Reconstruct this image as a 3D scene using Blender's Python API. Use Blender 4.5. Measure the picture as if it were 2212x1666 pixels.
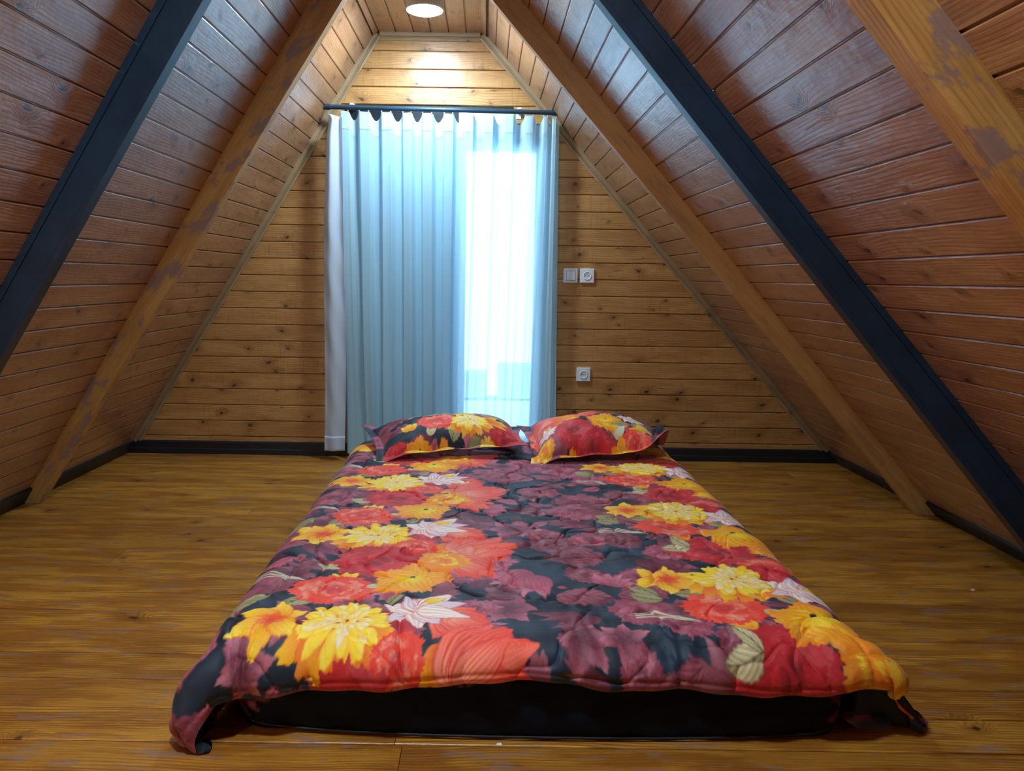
import bpy, bmesh, math, random
import numpy as np
from mathutils import Vector, Matrix
random.seed(7); RS = np.random.RandomState(11)
for o in list(bpy.data.objects): bpy.data.objects.remove(o, do_unlink=True)
scene = bpy.context.scene
COL = scene.collection

# ------------------------------------------------------------------ camera
FPX = 1620.0; CAMH = 1.06
RX = Vector((0.9998868126, 0.0024439794, 0.0148455057))     # camera right in the world
UP = Vector((-0.0150422346, 0.1423618020, 0.9897003832))    # camera up
BK = Vector((0.0003053744, -0.9898116711, 0.1423824525))    # camera back
cam_data = bpy.data.cameras.new('camera'); cam = bpy.data.objects.new('camera', cam_data)
COL.objects.link(cam)
cam.matrix_world = Matrix(((RX.x, UP.x, BK.x, 0), (RX.y, UP.y, BK.y, 0), (RX.z, UP.z, BK.z, CAMH), (0, 0, 0, 1)))
cam_data.sensor_fit = 'HORIZONTAL'; cam_data.sensor_width = 36.0
cam_data.lens = FPX / 2212 * 36.0
cam_data.shift_x = (1106 - 1046) / 2212
cam_data.clip_start = 0.05; cam_data.clip_end = 200
scene.camera = cam

# ------------------------------------------------------------------ view, world
scene.view_settings.view_transform = 'Standard'; scene.view_settings.look = 'None'
scene.view_settings.gamma = 1.0; scene.view_settings.use_curve_mapping = False
scene.view_settings.exposure = 1.55
LAMP_STR = 165.0; BACK_STR = 215.0; WARM_STR = 38.0; SKY = 3.2
world = bpy.data.worlds.new('world'); scene.world = world; world.use_nodes = True
bgn = world.node_tree.nodes['Background']
bgn.inputs[0].default_value = (0.70, 0.87, 1.0, 1); bgn.inputs[1].default_value = SKY

# ------------------------------------------------------------------ measured room
YW = 4.3566; YB = -2.6; ZC = 2.386
LP = Vector((-2.07429, 0, 0.07686)); LD = Vector((0.529023, 0, 0.848607)); LN = Vector((0.848607, 0, -0.529023))
RP = Vector((2.04299, 0, 0.07847)); RD = Vector((-0.666752, 0, 0.745280)); RN = Vector((-0.745280, 0, -0.666752))
def s_at(P, D, z): return (z - P.z) / D.z
def xl(z): return LP.x + LD.x * s_at(LP, LD, z)
def xr(z): return RP.x + RD.x * s_at(RP, RD, z)
def px_on(px, py, P, N):
    """point of the scene measured on a plane (P, N) from photo pixel px, py"""
    d = RX * (px - 1046) + UP * (833 - py) - BK * FPX
    C = Vector((0, 0, CAMH)); return C + d * ((Vector(P) - C).dot(Vector(N)) / d.dot(Vector(N)))

# ------------------------------------------------------------------ helpers
def new_obj(name, me, parent=None, mat=None):
    o = bpy.data.objects.new(name, me); COL.objects.link(o)
    if mat is not None and me is not None: me.materials.append(mat)
    if parent is not None: o.parent = parent
    return o
def tag(o, label=None, cat=None, group=None, kind=None):
    if label: o['label'] = label
    if cat: o['category'] = cat
    if group: o['group'] = group
    if kind: o['kind'] = kind
    return o
def empty(name, loc=(0, 0, 0)):
    o = bpy.data.objects.new(name, None); o.empty_display_size = 0.05; COL.objects.link(o); o.location = loc
    return o
class MB:
    """collects polygons, with an optional wood coordinate per vertex"""
    def __init__(s): s.v = []; s.f = []; s.w = []; s.m = []
    def add(s, verts, faces, wc=None, mi=0):
        b = len(s.v); s.v += [tuple(p) for p in verts]; s.f += [tuple(b + i for i in f) for f in faces]
        s.w += list(wc) if wc is not None else [(p[0], p[1], 0.5) for p in verts]; s.m += [mi] * len(faces)
    def box(s, lo, hi, wc=None):
        x0, y0, z0 = lo; x1, y1, z1 = hi
        v = [(x0, y0, z0), (x1, y0, z0), (x1, y1, z0), (x0, y1, z0), (x0, y0, z1), (x1, y0, z1), (x1, y1, z1), (x0, y1, z1)]
        s.add(v, [(0, 3, 2, 1), (4, 5, 6, 7), (0, 1, 5, 4), (1, 2, 6, 5), (2, 3, 7, 6), (3, 0, 4, 7)], wc)
    def tube(s, a, b, r0, r1=None, n=20, caps=True):
        a = Vector(a); b = Vector(b); r1 = r0 if r1 is None else r1
        t = (b - a).normalized(); q = t.orthogonal().normalized(); w = t.cross(q)
        v = []
        for c, r in ((a, r0), (b, r1)):
            for i in range(n):
                an = 2 * math.pi * i / n; v.append(c + (q * math.cos(an) + w * math.sin(an)) * r)
        f = [(i, (i + 1) % n, n + (i + 1) % n, n + i) for i in range(n)]
        if caps: f += [tuple(range(n - 1, -1, -1)), tuple(range(n, 2 * n))]
        s.add(v, f)
    def lathe(s, c, prof, axis='Z', n=40):
        """prof: list of (radius, height) turned around an axis through c"""
        c = Vector(c); v = []; f = []
        for r, h in prof:
            for i in range(n):
                a = 2 * math.pi * i / n; x, y = r * math.cos(a), r * math.sin(a)
                v.append(c + (Vector((x, y, h)) if axis == 'Z' else Vector((x, h, y))))
        for k in range(len(prof) - 1):
            for i in range(n):
                j = (i + 1) % n; f.append((k * n + i, k * n + j, (k + 1) * n + j, (k + 1) * n + i))
        s.add(v, f)
    def build(s, name, mat, parent=None, smooth=False, bevel=0.0, origin=None):
        me = bpy.data.meshes.new(name)
        off = Vector(origin) if origin is not None else Vector((0, 0, 0))
        me.from_pydata([tuple(Vector(p) - off) for p in s.v], [], s.f); me.update()
        at = me.attributes.new('wc', 'FLOAT_VECTOR', 'POINT')
        at.data.foreach_set('vector', np.array(s.w, dtype=np.float32).ravel())
        bm = bmesh.new(); bm.from_mesh(me); bmesh.ops.recalc_face_normals(bm, faces=bm.faces); bm.to_mesh(me); bm.free()
        if smooth: me.polygons.foreach_set('use_smooth', [True] * len(me.polygons))
        o = new_obj(name, me, parent, mat)
        if origin is not None:
            o.location = off - (parent.matrix_world.translation if parent is not None else Vector((0, 0, 0)))
            if parent is not None: o.location = off - Vector(parent.location)
        if bevel:
            m = o.modifiers.new('bevel', 'BEVEL'); m.width = bevel; m.segments = 2; m.limit_method = 'ANGLE'; m.angle_limit = 0.6
            m.harden_normals = False
        return o

# ------------------------------------------------------------------ materials
def mat_new(name):
    m = bpy.data.materials.new(name); m.use_nodes = True; nt = m.node_tree; nt.nodes.clear()
    return m, nt
class NT:
    def __init__(s, nt): s.nt = nt
    def n(s, t, **k):
        x = s.nt.nodes.new(t)
        for a, b in k.items(): setattr(x, a, b)
        return x
    def put(s, sock, val):
        if hasattr(val, 'is_output') or isinstance(val, bpy.types.NodeSocket): s.nt.links.new(val, sock)
        else: sock.default_value = val
    def math(s, op, a, b=None, c=None, clamp=False):
        x = s.n('ShaderNodeMath', operation=op, use_clamp=clamp); s.put(x.inputs[0], a)
        if b is not None: s.put(x.inputs[1], b)
        if c is not None: s.put(x.inputs[2], c)
        return x.outputs[0]
    def vmath(s, op, a, b=None):
        x = s.n('ShaderNodeVectorMath', operation=op); s.put(x.inputs[0], a)
        if b is not None: s.put(x.inputs[1], b)
        return x.outputs['Value'] if op in ('LENGTH', 'DISTANCE') else x.outputs[0]
    def xyz(s, x, y, z=0.0):
        c = s.n('ShaderNodeCombineXYZ'); s.put(c.inputs[0], x); s.put(c.inputs[1], y); s.put(c.inputs[2], z); return c.outputs[0]
    def sep(s, v):
        c = s.n('ShaderNodeSeparateXYZ'); s.put(c.inputs[0], v); return c.outputs
    def noise(s, vec, scale=1.0, detail=3.0, rough=0.55):
        x = s.n('ShaderNodeTexNoise'); s.put(x.inputs['Vector'], vec); x.inputs['Scale'].default_value = scale
        x.inputs['Detail'].default_value = detail; x.inputs['Roughness'].default_value = rough; return x.outputs[0]
    def ramp(s, v, a, b, lo=0.0, hi=1.0, smooth=True):
        x = s.n('ShaderNodeMapRange', interpolation_type='SMOOTHSTEP' if smooth else 'LINEAR'); s.put(x.inputs[0], v)
        x.inputs[1].default_value = a; x.inputs[2].default_value = b; x.inputs[3].default_value = lo; x.inputs[4].default_value = hi
        return x.outputs[0]
    def mix(s, f, a, b, mode='MIX'):
        x = s.n('ShaderNodeMix', data_type='RGBA', blend_type=mode); s.put(x.inputs[0], f)
        for i, v in ((6, a), (7, b)):
            if isinstance(v, tuple): v = v if len(v) == 4 else v + (1,)
            s.put(x.inputs[i], v)
        return x.outputs[2]
def srgb(r, g, b):
    f = lambda c: ((c / 255 + 0.055) / 1.055) ** 2.4 if c > 10 else c / 255 / 12.92
    return (f(r), f(g), f(b), 1)
def plain(name, col, rough=0.5, spec=0.5, metal=0.0, bump=0.0, bscale=200.0, coat=0.0, var=0.0):
    m, nt = mat_new(name); N = NT(nt)
    p = N.n('ShaderNodeBsdfPrincipled'); out = N.n('ShaderNodeOutputMaterial'); nt.links.new(p.outputs[0], out.inputs[0])
    tc = N.n('ShaderNodeTexCoord').outputs['Object']
    f = N.noise(tc, 6.0, 4.0); c2 = tuple(min(1, c * (1 + var)) for c in col[:3]); c1 = tuple(c * (1 - var) for c in col[:3])
    nt.links.new(N.mix(N.ramp(f, 0.35, 0.65), c1, c2), p.inputs['Base Color'])
    p.inputs['Roughness'].default_value = rough; p.inputs['Metallic'].default_value = metal
    p.inputs['Specular IOR Level'].default_value = spec; p.inputs['Coat Weight'].default_value = coat
    if bump:
        b = N.n('ShaderNodeBump'); b.inputs['Strength'].default_value = bump; b.inputs['Distance'].default_value = 0.002
        nt.links.new(N.noise(tc, bscale, 3.0), b.inputs['Height']); nt.links.new(b.outputs[0], p.inputs['Normal'])
    return m
def wood(name, light, mid, dark, knotcol, rough=0.36, ring=0.011, ringamt=0.35, knots=0.55, knotcell=(0.26, 0.105), saw=0.12,
         patch=0.0, patchcol=(0.1, 0.08, 0.1), boardvar=0.30, bump=0.35, blotch=0.5, cracks=0.0, scuff=0.0, coat=0.0, patchscale=(3.1, 13.0), patchthr=(.565, .63), finegrain=.3):
    m, nt = mat_new(name); N = NT(nt)
    p = N.n('ShaderNodeBsdfPrincipled'); out = N.n('ShaderNodeOutputMaterial'); nt.links.new(p.outputs[0], out.inputs[0])
    at = N.n('ShaderNodeAttribute', attribute_name='wc').outputs['Vector']
    u, v, r = N.sep(at)
    wob = N.math('MULTIPLY', N.math('SUBTRACT', N.noise(N.xyz(N.math('MULTIPLY_ADD', r, 31.7, u), v, r), 1.7, 2.0), 0.5), 0.05)
    us = N.math('MULTIPLY_ADD', r, 17.3, u); vs = N.math('MULTIPLY_ADD', r, 5.1, N.math('ADD', v, wob))
    # knots: scattered cells, a few of which hold one
    cu, cv = knotcell
    vo = N.n('ShaderNodeTexVoronoi', voronoi_dimensions='2D', feature='F1'); vo.inputs['Scale'].default_value = 1.0
    vo.inputs['Randomness'].default_value = 0.85
    nt.links.new(N.xyz(N.math('DIVIDE', us, cu), N.math('DIVIDE', vs, cv)), vo.inputs['Vector'])
    kx, ky, kz = N.sep(vo.outputs['Position'])
    du = N.math('SUBTRACT', us, N.math('MULTIPLY', kx, cu)); dv = N.math('SUBTRACT', vs, N.math('MULTIPLY', ky, cv))
    cr = N.sep(vo.outputs['Color'])
    shear = N.math('MULTIPLY', N.math('SUBTRACT', cr[1], 0.5), 1.6)
    du2 = N.math('MULTIPLY_ADD', dv, shear, du)
    size = N.ramp(cr[2], 0, 1, 0.4, 1.7, False)
    on = N.math('LESS_THAN', cr[0], knots)
    edge = N.math('MULTIPLY', N.math('SUBTRACT', N.noise(N.xyz(us, vs, r), 90.0, 2.0), 0.5), 0.012)
    d = N.math('ADD', N.math('DIVIDE', N.math('POWER', N.math('ADD', N.math('POWER', N.math('MULTIPLY', du2, 0.75), 2.0), N.math('POWER', dv, 2.0)), 0.5), size), edge)
    core = N.math('MULTIPLY', N.ramp(d, 0.0035, 0.0085, 1, 0), on)
    halo = N.math('MULTIPLY', N.ramp(d, 0.006, 0.034, 1, 0), on)
    # growth rings: contour lines of a field raised around the knots
    fld = N.math('ADD', N.math('DIVIDE', vs, ring), N.math('MULTIPLY', N.noise(N.xyz(N.math('MULTIPLY', us, 1.1), N.math('MULTIPLY', vs, 7.0), r), 1.0, 2.0), 6.0))
    fld = N.math('ADD', fld, N.math('MULTIPLY', halo, 3.2))
    sn = N.math('SINE', N.math('MULTIPLY', fld, 6.283))
    rg = N.math('POWER', N.math('MULTIPLY_ADD', sn, 0.5, 0.5), 2.2)
    ringm = N.ramp(N.noise(N.xyz(N.math('MULTIPLY', us, 1.5), N.math('MULTIPLY', vs, 9.0), 3.3), 1.0, 2.0), 0.38, 0.62, 0.25, 1.0)
    fine = N.noise(N.xyz(N.math('MULTIPLY', us, 9.0), N.math('MULTIPLY', vs, 420.0), r), 1.0, 3.0)
    blot = N.noise(N.xyz(N.math('MULTIPLY', us, 3.2), N.math('MULTIPLY', vs, 16.0), r), 1.0, 4.0, 0.6)
    col = N.mix(N.ramp(blot, 0.5 - 0.33 * (1.1 - blotch), 0.5 + 0.33 * (1.1 - blotch)), mid, light)
    col = N.mix(N.math('MULTIPLY', N.math('MULTIPLY', rg, ringm), ringamt), col, dark)
    col = N.mix(N.math('MULTIPLY', N.ramp(fine, 0.35, 0.75), finegrain), col, dark)
    # board to board change
    wn = N.n('ShaderNodeTexWhiteNoise', noise_dimensions='1D'); nt.links.new(N.math('MULTIPLY', r, 91.7), wn.inputs['W'])
    col = N.mix(N.math('MULTIPLY', wn.outputs[0], boardvar), col, dark)
    if saw:
        sw = N.noise(N.xyz(N.math('MULTIPLY', us, 95.0), N.math('MULTIPLY', vs, 6.0), r), 1.0, 2.0)
        swm = N.ramp(N.noise(N.xyz(us, vs, 9.0), 4.0, 2.0), 0.42, 0.62)
        col = N.mix(N.math('MULTIPLY', N.math('MULTIPLY', N.ramp(sw, 0.5, 0.75), swm), saw), col, dark)
    col = N.mix(N.math('MULTIPLY', halo, 0.42), col, dark)
    col = N.mix(N.math('MULTIPLY', core, 0.85), col, knotcol)
    if cracks:
        ck = N.noise(N.xyz(N.math('MULTIPLY', us, 1.9), N.math('MULTIPLY', vs, 60.0), 7.7), 1.0, 1.0)
        ckm = N.math('MULTIPLY', N.ramp(N.math('ABSOLUTE', N.math('SUBTRACT', ck, 0.5)), 0.0, 0.012, 1, 0),
                     N.ramp(N.noise(N.xyz(us, vs, 2.2), 3.0, 1.0), 0.56, 0.62))
        col = N.mix(N.math('MULTIPLY', ckm, cracks), col, knotcol)
    if patch:
        pn = N.noise(N.xyz(N.math('MULTIPLY', us, patchscale[0]), N.math('MULTIPLY', vs, patchscale[1]), 21.0), 1.0, 5.0, 0.65)
        pm = N.math('MULTIPLY', N.ramp(pn, *patchthr), patch)
        col = N.mix(pm, col, patchcol)
    if scuff:
        sc = N.noise(N.xyz(N.math('MULTIPLY', us, 14.0), N.math('MULTIPLY', vs, 130.0), 4.0), 1.0, 2.0)
        col = N.mix(N.math('MULTIPLY', N.ramp(sc, 0.70, 0.78), scuff), col, tuple(min(1, c * 2.2) for c in light[:3]))
    nt.links.new(col, p.inputs['Base Color'])
    rr = N.ramp(N.noise(N.xyz(N.math('MULTIPLY', us, 6.0), N.math('MULTIPLY', vs, 40.0), 0.0), 1.0, 3.0), 0.3, 0.7, rough - 0.07, rough + 0.1, False)
    nt.links.new(rr, p.inputs['Roughness']); p.inputs['Coat Weight'].default_value = coat; p.inputs['Coat Roughness'].default_value = .29; p.inputs['Coat IOR'].default_value = 1.7
    hgt = N.math('SUBTRACT', N.math('ADD', N.math('MULTIPLY', fine, 0.25), N.math('MULTIPLY', N.noise(N.xyz(us, vs, r), 26.0, 2.0), 1.0)),
                 N.math('ADD', N.math('MULTIPLY', rg, 0.12), N.math('MULTIPLY', halo, -0.9)))
    hgt = N.math('ADD', hgt, N.math('MULTIPLY', N.noise(N.xyz(N.math('MULTIPLY', us, 1.0), N.math('MULTIPLY', vs, 2.0), r), 9.0, 2.0), 1.6))
    b = N.n('ShaderNodeBump'); b.inputs['Strength'].default_value = bump; b.inputs['Distance'].default_value = 0.003
    nt.links.new(hgt, b.inputs['Height']); nt.links.new(b.outputs[0], p.inputs['Normal']); nt.links.new(b.outputs[0], p.inputs['Coat Normal'])
    return m
# ------------------------------------------------------------------ wood kinds
M = {}
M['slope'] = wood('reddish_board', srgb(204, 158, 116), srgb(180, 126, 84), srgb(108, 64, 38), srgb(40, 24, 22), rough=0.34, coat=1.0, ringamt=.5, finegrain=.45, knots=0.7, boardvar=0.35, saw=0.25, bump=0.55)
M['gable'] = wood('golden_board', srgb(206, 158, 98), srgb(184, 134, 78), srgb(104, 66, 34), srgb(48, 28, 22), rough=0.40, coat=.3, ringamt=.45, finegrain=.4, knots=0.8, boardvar=0.22, saw=0.35, cracks=0.8, bump=0.45)
M['floor'] = wood('amber_floorboard', srgb(216, 154, 56), srgb(180, 118, 40), srgb(92, 50, 16), srgb(50, 26, 12), rough=0.36, ring=0.010, ringamt=.6, finegrain=.6, coat=.35, knots=0.35, boardvar=0.5,
                  knotcell=(0.38, 0.15), saw=0.0, patch=0.5, patchthr=(.56, .62), patchscale=(6.0, 24.0), patchcol=srgb(130, 108, 104), scuff=0.4, blotch=0.85, bump=0.35)  # grey patches: wood mottling, with sheen spots painted into the colour
M['rafter'] = wood('yellow_rafter_wood', srgb(206, 160, 92), srgb(184, 134, 68), srgb(130, 86, 44), srgb(60, 36, 24), rough=0.5, knots=0.35, saw=0.0,
                   knotcell=(0.33, 0.2), patch=0.9, patchcol=srgb(142, 114, 108), boardvar=0.1, patchscale=(7.0, 11.0), patchthr=(.52, .585), ringamt=.6)
M['rafter_plain'] = wood('tan_rafter_wood', srgb(194, 150, 92), srgb(178, 132, 76), srgb(136, 92, 52), srgb(60, 36, 24), rough=0.5, knots=0.3, saw=0.0,
                         knotcell=(0.33, 0.2), patch=0.35, patchcol=srgb(122, 96, 84), boardvar=0.1, ringamt=0.2)
M['trimwood'] = wood('grey_moulding_wood', srgb(170, 146, 112), srgb(146, 120, 88), srgb(96, 72, 50), srgb(60, 40, 28), rough=0.5, knots=0.2, saw=0.0, ring=0.004, boardvar=0.2)
M['black'] = plain('black_painted_steel', srgb(20, 44, 66), rough=0.34, bump=0.15, bscale=120, var=0.15)
M['skirt'] = plain('black_skirting', srgb(16, 22, 30), rough=0.5, bump=0.1, var=0.1)

# ------------------------------------------------------------------ boards
def boards(mb, org, U, V, N, vs, ulo, uhi, thick=0.016, groove=0.0042, bev=0.003, brand=None, ledge=0.006):
    """vs: list of (v0, v1); each board one strip with a tongue ledge in its groove, bevelled lips"""
    org = Vector(org); U = Vector(U); V = Vector(V); N = Vector(N)
    for k, (v0, v1) in enumerate(vs):
        r = random.random() if brand is None else brand(k)
        prof = [(v0, -ledge - 0.004), (v0 + groove, -ledge - 0.004), (v0 + groove, -bev * 1.1), (v0 + groove + bev * .5, -bev * .35), (v0 + groove + bev, 0),
                (v1 - bev, 0), (v1 - bev * .5, -bev * .35), (v1, -bev * 1.1), (v1, -ledge - 0.004)]
        runs = ulo(0.5 * (v0 + v1)) if callable(ulo) and isinstance(ulo(0.5 * (v0 + v1)), list) else None
        segs = runs if runs is not None else [(ulo, uhi)]
        for a, b in segs:
            vv = []; wc = []
            for v, dpt in prof:
                for e in (a, b):
                    uu = e(v) if callable(e) else e
                    vv.append(org + U * uu + V * v + N * dpt); wc.append((uu, v, r))
            n = len(prof); f = [(2 * i, 2 * i + 1, 2 * i + 3, 2 * i + 2) for i in range(n - 1)]
            mb.add(vv, f, wc)
def cuts(phase, pitch, lo, hi, minw=0.012):
    k0 = math.floor((lo - phase) / pitch); c = []
    v = phase + k0 * pitch
    while v < hi:
        a, b = max(v, lo), min(v + pitch, hi)
        if b - a > minw: c.append((a, b))
        v += pitch
    return c
LMIN, LMAX = s_at(LP, LD, 0), s_at(LP, LD, ZC)
RMIN, RMAX = s_at(RP, RD, 0), s_at(RP, RD, ZC)
mb = MB(); boards(mb, LP, (0, 1, 0), LD, LN, cuts(2.139, .0946, LMIN, LMAX), YB, YW + .02)
o = mb.build('wall_left', M['slope']); tag(o, kind='structure')
mb = MB(); boards(mb, RP, (0, 1, 0), RD, RN, cuts(2.350, .0946, RMIN, RMAX), YB, YW + .02)
o = mb.build('wall_right', M['slope']); tag(o, kind='structure')
mb = MB(); boards(mb, (0, 0, ZC), (0, 1, 0), (1, 0, 0), (0, 0, -1), cuts(-.516, .0965, xl(ZC) - .01, xr(ZC) + .01), YB, YW + .02)
o = mb.build('ceiling', M['slope']); tag(o, kind='structure')
# floor: boards across the room, in lengths that butt
mb = MB()
for v0, v1 in cuts(1.845, .1335, YB, YW + .01):
    e = [-2.2 + random.uniform(-1.6, 0)]
    while e[-1] < 2.2: e.append(e[-1] + random.uniform(1.9, 3.6))
    for a, b in zip(e[:-1], e[1:]):
        a, b = max(a, -2.16), min(b, 2.16)
        if b - a > .01: boards(mb, (0, 0, 0), (1, 0, 0), (0, 1, 0), (0, 0, 1), [(v0, v1)], a + .0007, b - .0007, groove=0.0042, bev=0.0022, ledge=0.006)
o = mb.build('floor', M['floor']); tag(o, kind='structure')
# gable wall with its opening (balcony door and window)
DX0, DX1, DZ1 = -.80, .34, 1.80
def gable_runs(z):
    lo = lambda v: xl(min(v, ZC)) - .006; hi = lambda v: xr(min(v, ZC)) + .006
    if z < DZ1 - .01: return [(lo, DX0), (DX1, hi)]
    if z < 1.96: return [(lo, DX0), (0.14, hi)]
    return [(lo, hi)]
mb = MB(); boards(mb, (0, YW, 0), (1, 0, 0), (0, 0, 1), (0, -1, 0), cuts(.0095, .0950, 0.0, ZC), gable_runs, None)
o = mb.build('wall_back', M['gable']); tag(o, kind='structure')
mb = MB(); boards(mb, (0, YB, 0), (1, 0, 0), (0, 0, 1), (0, 1, 0), cuts(.0095, .0950, 0.0, ZC), lambda v: xl(min(v, ZC)), lambda v: xr(min(v, ZC)))
o = mb.build('wall_front', M['gable']); tag(o, kind='structure')

# roof shell behind the boards keeps daylight out
mb = MB()
def slab(mb, P, D, Nv, s0, s1):
    a = P + D * s0 - Nv * .012; b = P + D * s1 - Nv * .012; c = b - Nv * .05; d = a - Nv * .05
    v = []
    for y in (YB - .05, YW + .1):
        v += [(p.x, y, p.z) for p in (a, b, c, d)]
    mb.add(v, [(0, 1, 2, 3), (7, 6, 5, 4), (0, 4, 5, 1), (1, 5, 6, 2), (2, 6, 7, 3), (3, 7, 4, 0)])
for nm, args in (('trim_20', (LP, LD, LN, LMIN - .05, LMAX + .05)), ('trim_21', (RP, RD, RN, RMIN - .05, RMAX + .05))):
    mb = MB(); slab(mb, *args); tag(mb.build(nm, M['skirt']), kind='structure')
mb = MB(); mb.box((-.75, YB - .05, ZC + .012), (.1, YW + .1, ZC + .06)); tag(mb.build('trim_22', M['skirt']), kind='structure')
mb = MB(); mb.box((-2.3, YB - .05, -.06), (2.3, YW + .1, -.0115)); tag(mb.build('trim_23', M['skirt']), kind='structure')
mb = MB(); mb.box((-2.3, YB - .06, 0), (2.3, YB - .012, 2.4)); tag(mb.build('trim_24', M['skirt']), kind='structure')
mb = MB(); mb.box((-2.3, YW + .012, -.05), (DX0, YW + .1, 2.45)); mb.box((DX1, YW + .012, -.05), (2.3, YW + .1, 2.45))
mb.box((DX0, YW + .012, 1.99), (DX1, YW + .1, 2.45)); mb.box((.14, YW + .012, DZ1), (DX1, YW + .1, 1.99)); mb.box((DX0, YW + .012, -.05), (DX1, YW + .1, 0.0))
tag(mb.build('trim_25', M['skirt']), kind='structure')

# ------------------------------------------------------------------ skirting and mouldings
def prism(mb, pts2, path0, path1, A, B, wc0=0.0):
    """profile pts2 [(a, b)] in axes A, B swept from path0 to path1"""
    A = Vector(A); B = Vector(B); p0 = Vector(path0); p1 = Vector(path1); n = len(pts2); v = []; w = []
    L = (p1 - p0).length
    for c, u in ((p0, 0), (p1, L)):
        for k, (a, b) in enumerate(pts2): v.append(c + A * a + B * b); w.append((u, a + b, wc0))
    f = [(i, (i + 1) % n, n + (i + 1) % n, n + i) for i in range(n)] + [tuple(range(n)), tuple(range(2 * n - 1, n - 1, -1))]
    mb.add(v, f, w)
sk = [(0, 0), (.016, 0), (.016, .030), (.012, .034), (.012, .072), (.008, .078), (0, .078)]
mb = MB(); prism(mb, sk, (xl(.04) - .02, YW, 0), (xr(.04) + .02, YW, 0), (0, -1, 0), (0, 0, 1)); tag(mb.build('baseboard_back', M['skirt']), kind='structure')
pl = Vector((xl(0), 0, 0)); pr = Vector((xr(0), 0, 0))
skl = [(0, -.02), (.013, -.02), (.013, .088), (.009, .093), (0, .093)]
mb = MB(); prism(mb, skl, pl + Vector((0, YB, 0)), pl + Vector((0, YW, 0)), LN, LD); tag(mb.build('baseboard_left', M['skirt']), kind='structure')
mb = MB(); prism(mb, skl, pr + Vector((0, YB, 0)), pr + Vector((0, YW, 0)), RN, RD); tag(mb.build('baseboard_right', M['skirt']), kind='structure')
mould = [(0, 0), (.040, 0), (.043, .004), (.043, .008), (.036, .011), (.030, .0105), (.027, .006), (.022, .006), (.019, .014), (.008, .017), (0, .017)]
def moulding(nm, P, D, s0, s1, side, r):
    # lies on the gable in the corner with the slope: a runs away from the slope
    W = side; mb = MB(); prism(mb, mould, Vector(P) + Vector((0, YW, 0)) + Vector(D) * s0, Vector(P) + Vector((0, YW, 0)) + Vector(D) * s1, W, (0, -1, 0), r)
    tag(mb.build(nm, M['trimwood']), kind='structure')
moulding('trim_1', LP, LD, 0.0, LMAX, LN, .3)
moulding('trim_2', RP, RD, 0.0, RMAX, RN, .6)
mb = MB(); prism(mb, mould, (xl(ZC) + .03, YW, ZC), (xr(ZC) - .03, YW, ZC), (0, 0, -1), (0, -1, 0), .8); tag(mb.build('trim_3', M['trimwood']), kind='structure')
for nm, x in (('trim_4', xl(ZC)), ('trim_5', xr(ZC))):   # quarter strips where the slopes meet the ceiling
    sgn = 1 if x < -.3 else -1
    mb = MB(); prism(mb, [(0, 0), (.022 * sgn, 0), (.020 * sgn, -.004), (.004 * sgn, -.016), (0, -.02)], (x, YB, ZC), (x, YW - .02, ZC), (1, 0, 0), (0, 0, 1), .4)
    tag(mb.build(nm, M['slope']), kind='structure')

# ------------------------------------------------------------------ rafters
def rafter(name, P, D, Nv, y0, y1, h_top, h_bot, mat, label, cat, seed):
    smin, smax = s_at(P, D, 0), s_at(P, D, ZC)
    hh = lambda s: h_bot + (h_top - h_bot) * (s - smin) / (smax - smin)
    def inner(zc):   # inner line meets height zc: solve along it
        s = s_at(P, D, zc)
        for _ in range(6): s = (zc - P.z - Nv.z * hh(s)) / D.z
        return s
    n = 46; v = []; w = []
    s_in0, s_in1 = inner(0.001), inner(ZC)
    rs = np.random.RandomState(int(seed * 100))
    wob = np.convolve(rs.randn(n + 8), np.ones(5) / 5, 'same')[4:4 + n] * .0016
    for i in range(n):
        t = i / (n - 1)
        so = smin + (smax - smin) * t; si = s_in0 + (s_in1 - s_in0) * t
        a = P + D * so; b = P + D * si + Nv * (hh(si) + wob[i])
        a.z = max(a.z, 0.001); c = .004
        dirv = (b - a).normalized()
        for q, (pt, y) in enumerate(((a, y0), (b - dirv * c, y0), (b, y0 + c), (b, y1 - c), (b - dirv * c, y1), (a, y1))):
            v.append((pt.x, y, pt.z)); w.append((so, (0, h_top, h_top + .004, h_top + .05, h_top + .06, 0.3)[q], seed))
    m = 6; f = []
    for i in range(n - 1):
        for k in range(m): f.append((i * m + k, i * m + (k + 1) % m, (i + 1) * m + (k + 1) % m, (i + 1) * m + k))
    f += [tuple(range(m)), tuple(range(n * m - 1, n * m - m - 1, -1))]
    foot = P + D * smin
    mb = MB(); mb.add(v, f, w)
    o = mb.build(name, mat, origin=(foot.x, y0, 0)); tag(o, label, cat)
    return o
rafter('wooden_rafter', LP, LD, LN, 3.33, 3.392, .113, .068, M['rafter'],
       'mottled yellow-brown wooden rafter on the left slope, between the black beam and the gable wall', 'rafter', .31)
rafter('wooden_rafter', RP, RD, RN, 3.355, 3.40, .089, .078, M['rafter_plain'],
       'plain tan wooden rafter on the right slope, just beyond the black beam', 'rafter', .57)
rafter('wooden_rafter', RP, RD, RN, 1.333, 1.40, .080, .082, M['rafter'],
       'thick golden wooden rafter nearest the viewer, crossing the top right corner', 'rafter', .77)
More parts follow.
